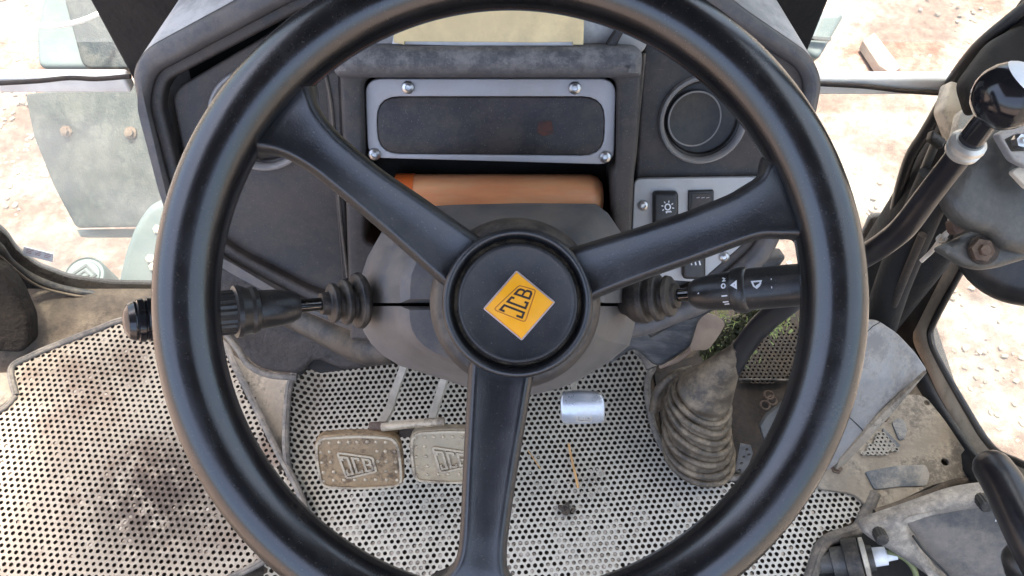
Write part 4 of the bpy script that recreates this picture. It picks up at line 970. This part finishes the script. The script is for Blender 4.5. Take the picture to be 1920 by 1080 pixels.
# old boot folds behind it
t_ = thing('rubber_folds', at(1262, 730, 1.08), 'brown rubber folds bunched behind the ribbed boot', 'rubber boot')
for k in range(4):
    tube('fold', [at(1226+k*6, 770-k*4, 1.09), at(1234+k*7, 735-k*3, 1.075), at(1262+k*5, 706+k*2, 1.065), at(1300, 694+k*5, 1.06)], .007, M['boot'], t_)

# ------------------------------------------------------------ right-hand side: weeds, flap, brown mat, blue-grey panel, floor plate
def weeds():
    vs, fs, idx = [], [], []
    a, b = at(1462, 562, 1.06), at(1328, 676, 1.10); L = (b-a)
    side = (RT*.65+DN*.75).normalized()
    for i in range(3000):
        t = random.random(); pale = random.random() < .05
        wd = .021*(1.5 if pale else 1); o = a+L*t+side*random.gauss(0, wd*.5)+V3((0, 0, random.uniform(-.012, .012)))
        if abs((o-a-L*t).dot(side)) > .025 and not pale: continue
        d = V3((random.gauss(0, 1), random.gauss(0, 1), random.gauss(.2, .7))).normalized(); q = d.orthogonal().normalized()*random.uniform(.0008, .0018)
        ln = random.uniform(.004, .009)*(1.8 if pale else 1); k = len(vs)
        vs += [o-q, o+d*ln*.5-q*1.2, o+d*ln, o+d*ln*.5+q*1.2, o+q]; fs.append((k, k+1, k+2, k+3, k+4)); idx.append(1 if pale else 0)
    # pale grass tips at both sides
    for c, n in ((at(1352, 592, 1.07), 46), (at(1440, 610, 1.06), 60), (at(1462, 594, 1.06), 36), (at(1400, 668, 1.09), 30)):
        for _ in range(n):
            o = c+V3((random.gauss(0, .009), random.gauss(0, .009), random.gauss(0, .005))); d = V3((random.gauss(.2, 1), random.gauss(.1, 1), random.gauss(.4, .5))).normalized()
            q = d.orthogonal().normalized()*.0009; ln = random.uniform(.007, .016); k = len(vs)
            vs += [o-q, o+d*ln, o+q]; fs.append((k, k+1, k+2)); idx.append(1)
    me = mesh('weed_clump', vs, fs, None, smooth=False, mats=[M['leaf'], M['leafpale']])
    me.data.polygons.foreach_set('material_index', idx)
    tag(me, 'strip of dark green weeds with pale tips behind the lever', 'weeds', kind='stuff')
weeds()
t_ = thing('rubber_flap', at(1330, 620, 1.03), 'tan translucent rubber flap left of the weeds', 'flap')
plate('flap', cam_plane(1330, 625, 1.04, .2, .3), [(1323, 587), (1345, 592), (1361, 607), (1347, 632), (1328, 657), (1292, 657), (1300, 627), (1310, 597)], M['tan'], t_, t=.003, bev=.001, r=.006)
tube('stem', [at(1296, 655, 1.05), at(1270, 675, 1.06), at(1237, 688, 1.07)], .003, M['tan'], t_)
tag(plate('brown_floor_panel', FLOOR, [(1225, 690), (1300, 668), (1380, 560), (1520, 520), (1560, 700), (1520, 760), (1440, 860), (1390, 905), (1250, 860)], M['brown'], t=.006, bev=.001, h=.0), kind='structure')
mat_object('old_mat_piece', [(1395, 640), (1470, 590), (1520, 640), (1480, 712), (1385, 712)], .012, .0068, .0018, mat('old_mat_brown', (.05, .037, .026), .75, (.12, .09, .06), .4), lambda x, y: .001*noise.noise(V3((x*20, y*20, 0))), lambda x, y: .0, 'brown worn piece of old perforated mat behind the right rim', [([(1385, 712), (1480, 713)], .0016)])
t_ = thing('perforated_strip', at(1397, 860, 1.08), 'small grey metal strip with round holes beside the boot', 'metal strip')
pl = cam_plane(1397, 860, 1.07, .1, .6); hl = []
def circ2(c, r, n=12): return [(c[0]+r*math.cos(k*2*math.pi/n), c[1]+r*math.sin(k*2*math.pi/n)) for k in range(n)]
outp = [pl.loc(pl.px(p)) for p in [(1388, 832), (1408, 836), (1412, 850), (1395, 895), (1376, 893)]]
cs = [pl.loc(pl.px(p)) for p in [(1400, 843), (1395, 857), (1390, 869), (1386, 882), (1404, 853)]]
mesh('strip', *plate_data(pl, outp, [circ2(c, .0024) for c in cs], .002, .0003), M['console'], t_)
for i, p in enumerate(((1441, 742), (1434, 761), (1447, 752))):
    o = FLOOR.px(p, .006); e = [o+V3((math.cos(a)*.0065, math.sin(a)*.0065, .002)) for a in [k*math.pi/6 for k in range(12)]]
    tag(mesh('steel_ring', *tube_data(e, .0015, 6, closed=True), M['rust']), ['upper rusty ring on the brown floor beside the boot', 'lower left rusty ring on the brown floor beside the boot', 'right-hand rusty ring on the brown floor beside the boot'][i], 'ring')
t_ = thing('sheet_panel', at(1600, 740, .98), 'blue-grey dusty sheet metal panel right of the steering wheel rim', 'sheet panel')
pl = cam_plane(1600, 740, 1.0, .25, .35)
plate('sheet', pl, [(1510, 880), (1500, 738), (1580, 660), (1600, 603), (1648, 602), (1684, 626), (1716, 660), (1738, 692), (1736, 702), (1700, 735), (1655, 775), (1600, 832), (1575, 866), (1560, 878), (1530, 895)], M['bluegrey'], t_, t=.006, bev=.002, r=.008)
mesh('crack', *ribbon_data([pl.px(p, .0002) for p in [(1590, 780), (1606, 795), (1616, 805), (1621, 815)]], pl.n, .0012, .0002), M['darkgap'], t_)
mesh('fold_line', *ribbon_data([pl.px(p, .0002) for p in [(1620, 628), (1636, 612), (1650, 604)]], pl.n, .0012, .0002), M['darkgap'], t_)
plate('edge_flange', cam_plane(1600, 860, 1.03, .2, .4), [(1739, 698), (1660, 771), (1575, 862), (1568, 880), (1590, 866), (1672, 777)], M['mudpale'], t_, t=.006, bev=.001)
plate('shaded_side', cam_plane(1470, 810, 1.04, .2, .3), [(1426, 800), (1440, 778), (1500, 734), (1530, 740), (1530, 890), (1470, 880), (1440, 850)], M['housing'], t_, t=.006, bev=.002)  # dark plate paints the shadowed side of the sheet
tube('light_edge', [at(1427, 799, 1.035), at(1441, 778, 1.035), at(1505, 731, 1.035)], .0018, M['arm'], t_)
# pale floor plate right
t_ = thing('floor_plate', FLOOR.px((1700, 850)), 'pale dusty floor plate with rubber patches by the door sill', 'floor plate')
hp = [(1738, 755), (1772, 866)]
cv = lambda p: FLOOR.loc(FLOOR.px(p, .010))
mesh('plate', *plate_data(FLOOR, rnd_poly([cv(p) for p in [(1540, 885), (1580, 850), (1660, 775), (1700, 738), (1735, 742), (1770, 785), (1822, 862), (1856, 918), (1760, 905), (1640, 960), (1600, 925), (1530, 915)]], .01), [circ2(cv(p), r) for p, r in zip(hp, (.004, .005))], .006, .001, .010), M['mudpale'], t_)
plate('rubber_patch', FLOOR, [(1622, 884), (1680, 873), (1736, 871), (1744, 890), (1738, 911), (1690, 912), (1640, 918)], M['patch'] if 'patch' in M else mat('worn_grey_rubber', (.11, .115, .12), .7, (.5, .43, .34), .6, .8, 30, .5, 300, .002), t_, t=.003, bev=.001, h=.013, r=.004)
plate('rubber_patch', FLOOR, [(1655, 800), (1690, 836), (1660, 845)], MATS['worn_grey_rubber'], t_, t=.003, bev=.0006, h=.0125, r=.004)
plate('rubber_patch', FLOOR, [(1672, 790), (1690, 782), (1702, 800), (1698, 822), (1686, 826)], MATS['worn_grey_rubber'], t_, t=.003, bev=.0006, h=.0125, r=.006)
for p in ((1656, 782), (1568, 878)): lathe('bolt', FLOOR.px(p, .010), (0, 0, 1), [(-.002, .008), (.002, .008), (.002, .005), (.006, .0048)], M['rust'], t_, 6)
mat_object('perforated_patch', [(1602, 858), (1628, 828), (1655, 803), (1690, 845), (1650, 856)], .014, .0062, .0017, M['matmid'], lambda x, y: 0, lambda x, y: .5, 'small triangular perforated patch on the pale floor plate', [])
tube('front_lip', [FLOOR.px(p, .012) for p in [(1640, 962), (1690, 945), (1740, 925), (1800, 903), (1858, 912)]], .005, M['mud'], t_)
tag(tube('floor_cable', [FLOOR.px(p, .018) for p in [(1662, 985), (1700, 962), (1750, 945), (1790, 928), (1830, 918), (1880, 915)]], .005, M['piping']), 'dusty cable running along the edge of the floor plate', 'cable')
tag(tube('red_tie', [FLOOR.px(p, .03) for p in [(1703, 943), (1708, 950), (1713, 958)]], .0022, M['red'], seg=8), 'small red cable tie on the floor cable', 'cable tie')

# console bottom right
def console():
    t = thing('side_console', at(1800, 1000, .95), 'grey dusty plastic console with a sunken top in the lower right corner', 'console')
    pl = cam_plane(1800, 1000, .95, -.12, .35)
    plate('body', pl, [(1612, 1000), (1640, 985), (1700, 965), (1800, 930), (1900, 918), (2000, 930), (2000, 1200), (1830, 1200), (1760, 1100), (1690, 1050), (1640, 1022)], M['consolepale'], t, t=.022, bev=.012, r=.02, seg=4,
          holes=[[(1702, 985), (1800, 965), (1985, 945), (1985, 1180), (1860, 1150), (1760, 1075)]], hr=.01)
    plate('sunken_top', pl, [(1690, 980), (1800, 955), (1995, 935), (1995, 1190), (1860, 1160), (1750, 1085)], M['console'], t, t=.01, bev=.001, h=-.014, r=.01)
    for p in ((1648, 1000), (1841, 938)):
        o = pl.px(p, 0); lathe('ribbed_knob', o, pl.n, [(-.004, .0082), (.013, .0078), (.0145, .0065), (.0148, .001)], M['rubber'], t, 28, flute=.09, angle=20)
    plate('red_mark', pl, [(1872, 980), (1900, 970), (1925, 985), (1900, 990)], M['red'], t, t=.001, bev=.0002, h=-.0135)
    plate('white_ring', pl, [(1866, 978), (1870, 964), (1895, 960), (1925, 966), (1926, 975), (1900, 968), (1876, 976)], M['lamp'], t, t=.001, bev=.0002, h=-.0137)
    tube('side_seam', [pl.px(p, .001) for p in [(1712, 1005), (1735, 1035), (1775, 1075), (1800, 1110)]], .0016, M['black'], t)
console()
def handle():
    t = thing('grab_handle', at(1880, 930, .72), 'black tubular grab handle in the lower right corner', 'handle')
    tube('grip', [at(1862, 878, .735), at(1880, 905, .72), at(1905, 955, .70), at(1935, 1015, .68), at(1975, 1090, .66)], [.017, .0175, .018, .0185, .0185], M['shaft'], t, seg=28)
    c = at(1862, 878, .735); dr = (at(1862, 878, .735)-at(1880, 905, .72)).normalized()
    lathe('rounded_end', c, dr, [(0, .0170), (.005, .0162), (.010, .0135), (.0135, .0095), (.0155, .004), (.016, .0003)], M['shaft'], t, 28, angle=80)
    lathe('lower_knob', at(1925, 1050, .76), (-.3, .2, .6), [(-.02, .02), (0, .021), (.008, .017), (.012, .006)], M['black'], t, 32, angle=80)
handle()
def connector():
    t = thing('hydraulic_connector', at(1600, 1045, 1.0), 'dusty connector with a black clamp band and olive cable below the mat edge', 'connector')
    A = at(1528, 1058, 1.02); B = at(1680, 1040, .99); ax = B-A
    lathe('pipe', A, ax, [(0, .013), (.02, .013), (.021, .018), (.045, .019), (.046, .016), (.07, .016)], M['housing'], t, 28)
    lathe('clamp_band', A+ax.normalized()*.036, ax, [(0, .025), (.001, .0265), (.018, .0265), (.019, .025)], M['rubber'], t, 36)
    lathe('cream_flange', A+ax.normalized()*.056, ax, [(0, .018), (.001, .0255), (.006, .0255), (.007, .018)], M['creamframe'], t, 36)
    lathe('white_plug', A+ax.normalized()*.063, ax, [(0, .010), (.001, .012), (.022, .011), (.023, .007), (.034, .006)], M['lamp'], t, 24)
    P = A+ax.normalized()*.095
    tube('cable', [P, at(1665, 1036, .99), at(1695, 1046, .985), at(1715, 1070, .98), at(1722, 1110, .98)], .0035, M['olivewire'], t)
    tube('lower_pipe', [at(1530, 1074, 1.03), at(1590, 1078, 1.02), at(1640, 1075, 1.02)], .008, M['housing'], t)
    plate('lower_block', cam_plane(1660, 1070, 1.03), [(1620, 1065), (1690, 1055), (1700, 1120), (1620, 1120)], M['brown'], t, t=.03, bev=.004)
connector()
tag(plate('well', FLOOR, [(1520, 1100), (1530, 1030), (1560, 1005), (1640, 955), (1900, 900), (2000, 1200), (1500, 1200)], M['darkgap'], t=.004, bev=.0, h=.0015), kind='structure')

# housing upper right
def housing():
    t = thing('side_housing', at(1880, 360, .72), 'grey-olive plastic housing with bolt and clip at the right edge', 'housing')
    pl = cam_plane(1880, 360, .72, .15, .1)
    plate('body', pl, [(1852, 236), (1900, 205), (2010, 180), (2010, 480), (1940, 480), (1887, 466), (1868, 440), (1834, 434), (1798, 412), (1777, 373), (1800, 330)], M['housing'], t, t=.016, bev=.013, r=.014, seg=5)
    plate('lower_lobe', cam_plane(1850, 470, .745, .1, 0), [(1757, 466), (1795, 450), (1830, 432), (1875, 430), (1990, 440), (1990, 470), (1925, 488), (1880, 502), (1845, 507), (1810, 499), (1785, 482)], M['housing'], t, t=.010, bev=.008, r=.012, seg=4)
    p2 = cam_plane(1850, 470, .735)
    lathe('bolt', p2.px((1843, 469)), p2.n, [(-.003, .011), (.001, .011), (.0012, .0055), (.005, .005), (.0055, .0015)], M['rust'], t, 6)
    lathe('washer', p2.px((1845, 468), -.004), p2.n, [(-.003, .014), (.001, .014), (.0012, .009)], M['brown'], t, 28)
    plate('clip_block', cam_plane(1797, 425, .74), [(1785, 415), (1800, 404), (1812, 418), (1810, 434), (1795, 440), (1788, 432)], M['rust'], t, t=.012, bev=.002, r=.002)
    w = [at(*p, .75) for p in ((1786, 420), (1779, 412), (1784, 405), (1795, 403), (1800, 408))]; tube('wire_loop', w, .0012, M['arm'], t, seg=8)
    tube('pull_rod', [at(1785, 428, .75), at(1768, 445, .76), at(1748, 470, .78), at(1727, 490, .79)], [.0018, .0030, .0022, .002], M['arm'], t, seg=8)
    w = [at(*p, .757) for p in ((1764, 440), (1757, 447), (1760, 454), (1770, 453), (1776, 446))]; tube('wire_loop', w, .0012, M['arm'], t, seg=8)
    # slotted bracket and nut
    pb = cam_plane(1905, 280, .69, .15, .1)
    plate('slotted_bracket', pb, [(1872, 252), (1905, 235), (1990, 215), (1990, 310), (1935, 318), (1900, 300)], M['bluegrey'], t, t=.008, bev=.002, r=.004, holes=[[(1884, 262), (1905, 252), (1935, 250), (1935, 282), (1898, 284)]], hr=.002)
    lathe('nut', pb.px((1913, 264), -.004), pb.n, [(-.004, .006), (.003, .006), (.003, .003), (.006, .0028)], M['steel'], t, 6)
    plate('cream_strap', cam_plane(1900, 340, .70), [(1897, 322), (1912, 312), (1990, 330), (1990, 380), (1925, 352)], M['creamframe'], t, t=.006, bev=.001, r=.003)
housing()
t_ = thing('rubber_boot', at(1930, 470, .85), 'round black rubber underside below the grey housing', 'rubber boot')
c = at(1935, 440, .86); lathe('dome', c, (CAM-c), [(-.03, .078), (-.01, .078), (.004, .072), (.012, .055), (.016, .02)], M['black'], t_, 48, angle=80)
# vertical inner pillar parts behind the lever
t_ = thing('dark_post', at(1700, 520, 1.0), 'dark muddy post and pipes behind the bent lever', 'post')
tube('post', [at(1760, 330, .92), at(1720, 420, .96), at(1675, 530, 1.03), at(1640, 640, 1.1)], .022, M['darkgap'], t_)
tube('pipe', [at(1730, 440, .93), at(1700, 510, .98), at(1672, 580, 1.04), at(1655, 620, 1.07)], .005, M['brown'], t_)
tube('pipe', [at(1700, 440, .96), at(1670, 480, 1.0), at(1655, 560, 1.04)], .004, M['brown'], t_)
clump(1660, 565, 10, .008, M['dirtfill'], 'pale dirt crumbs on the dark post foot', 'dirt_crumbs', .002)

# repeats of a kind share a group
for o in S.objects:
    g = {'floor_mat': 'perforated rubber floor mats', 'brake_pedal': 'twin brake pedals', 'kick_panel': 'kick panels under the dash', 'straw': 'straws on the centre mat',
         'steel_ring': 'rusty rings on the brown floor', 'window_pane': 'front window panes'}.get(o.name.split('.')[0])
    if g and o.parent is None: o['group'] = g
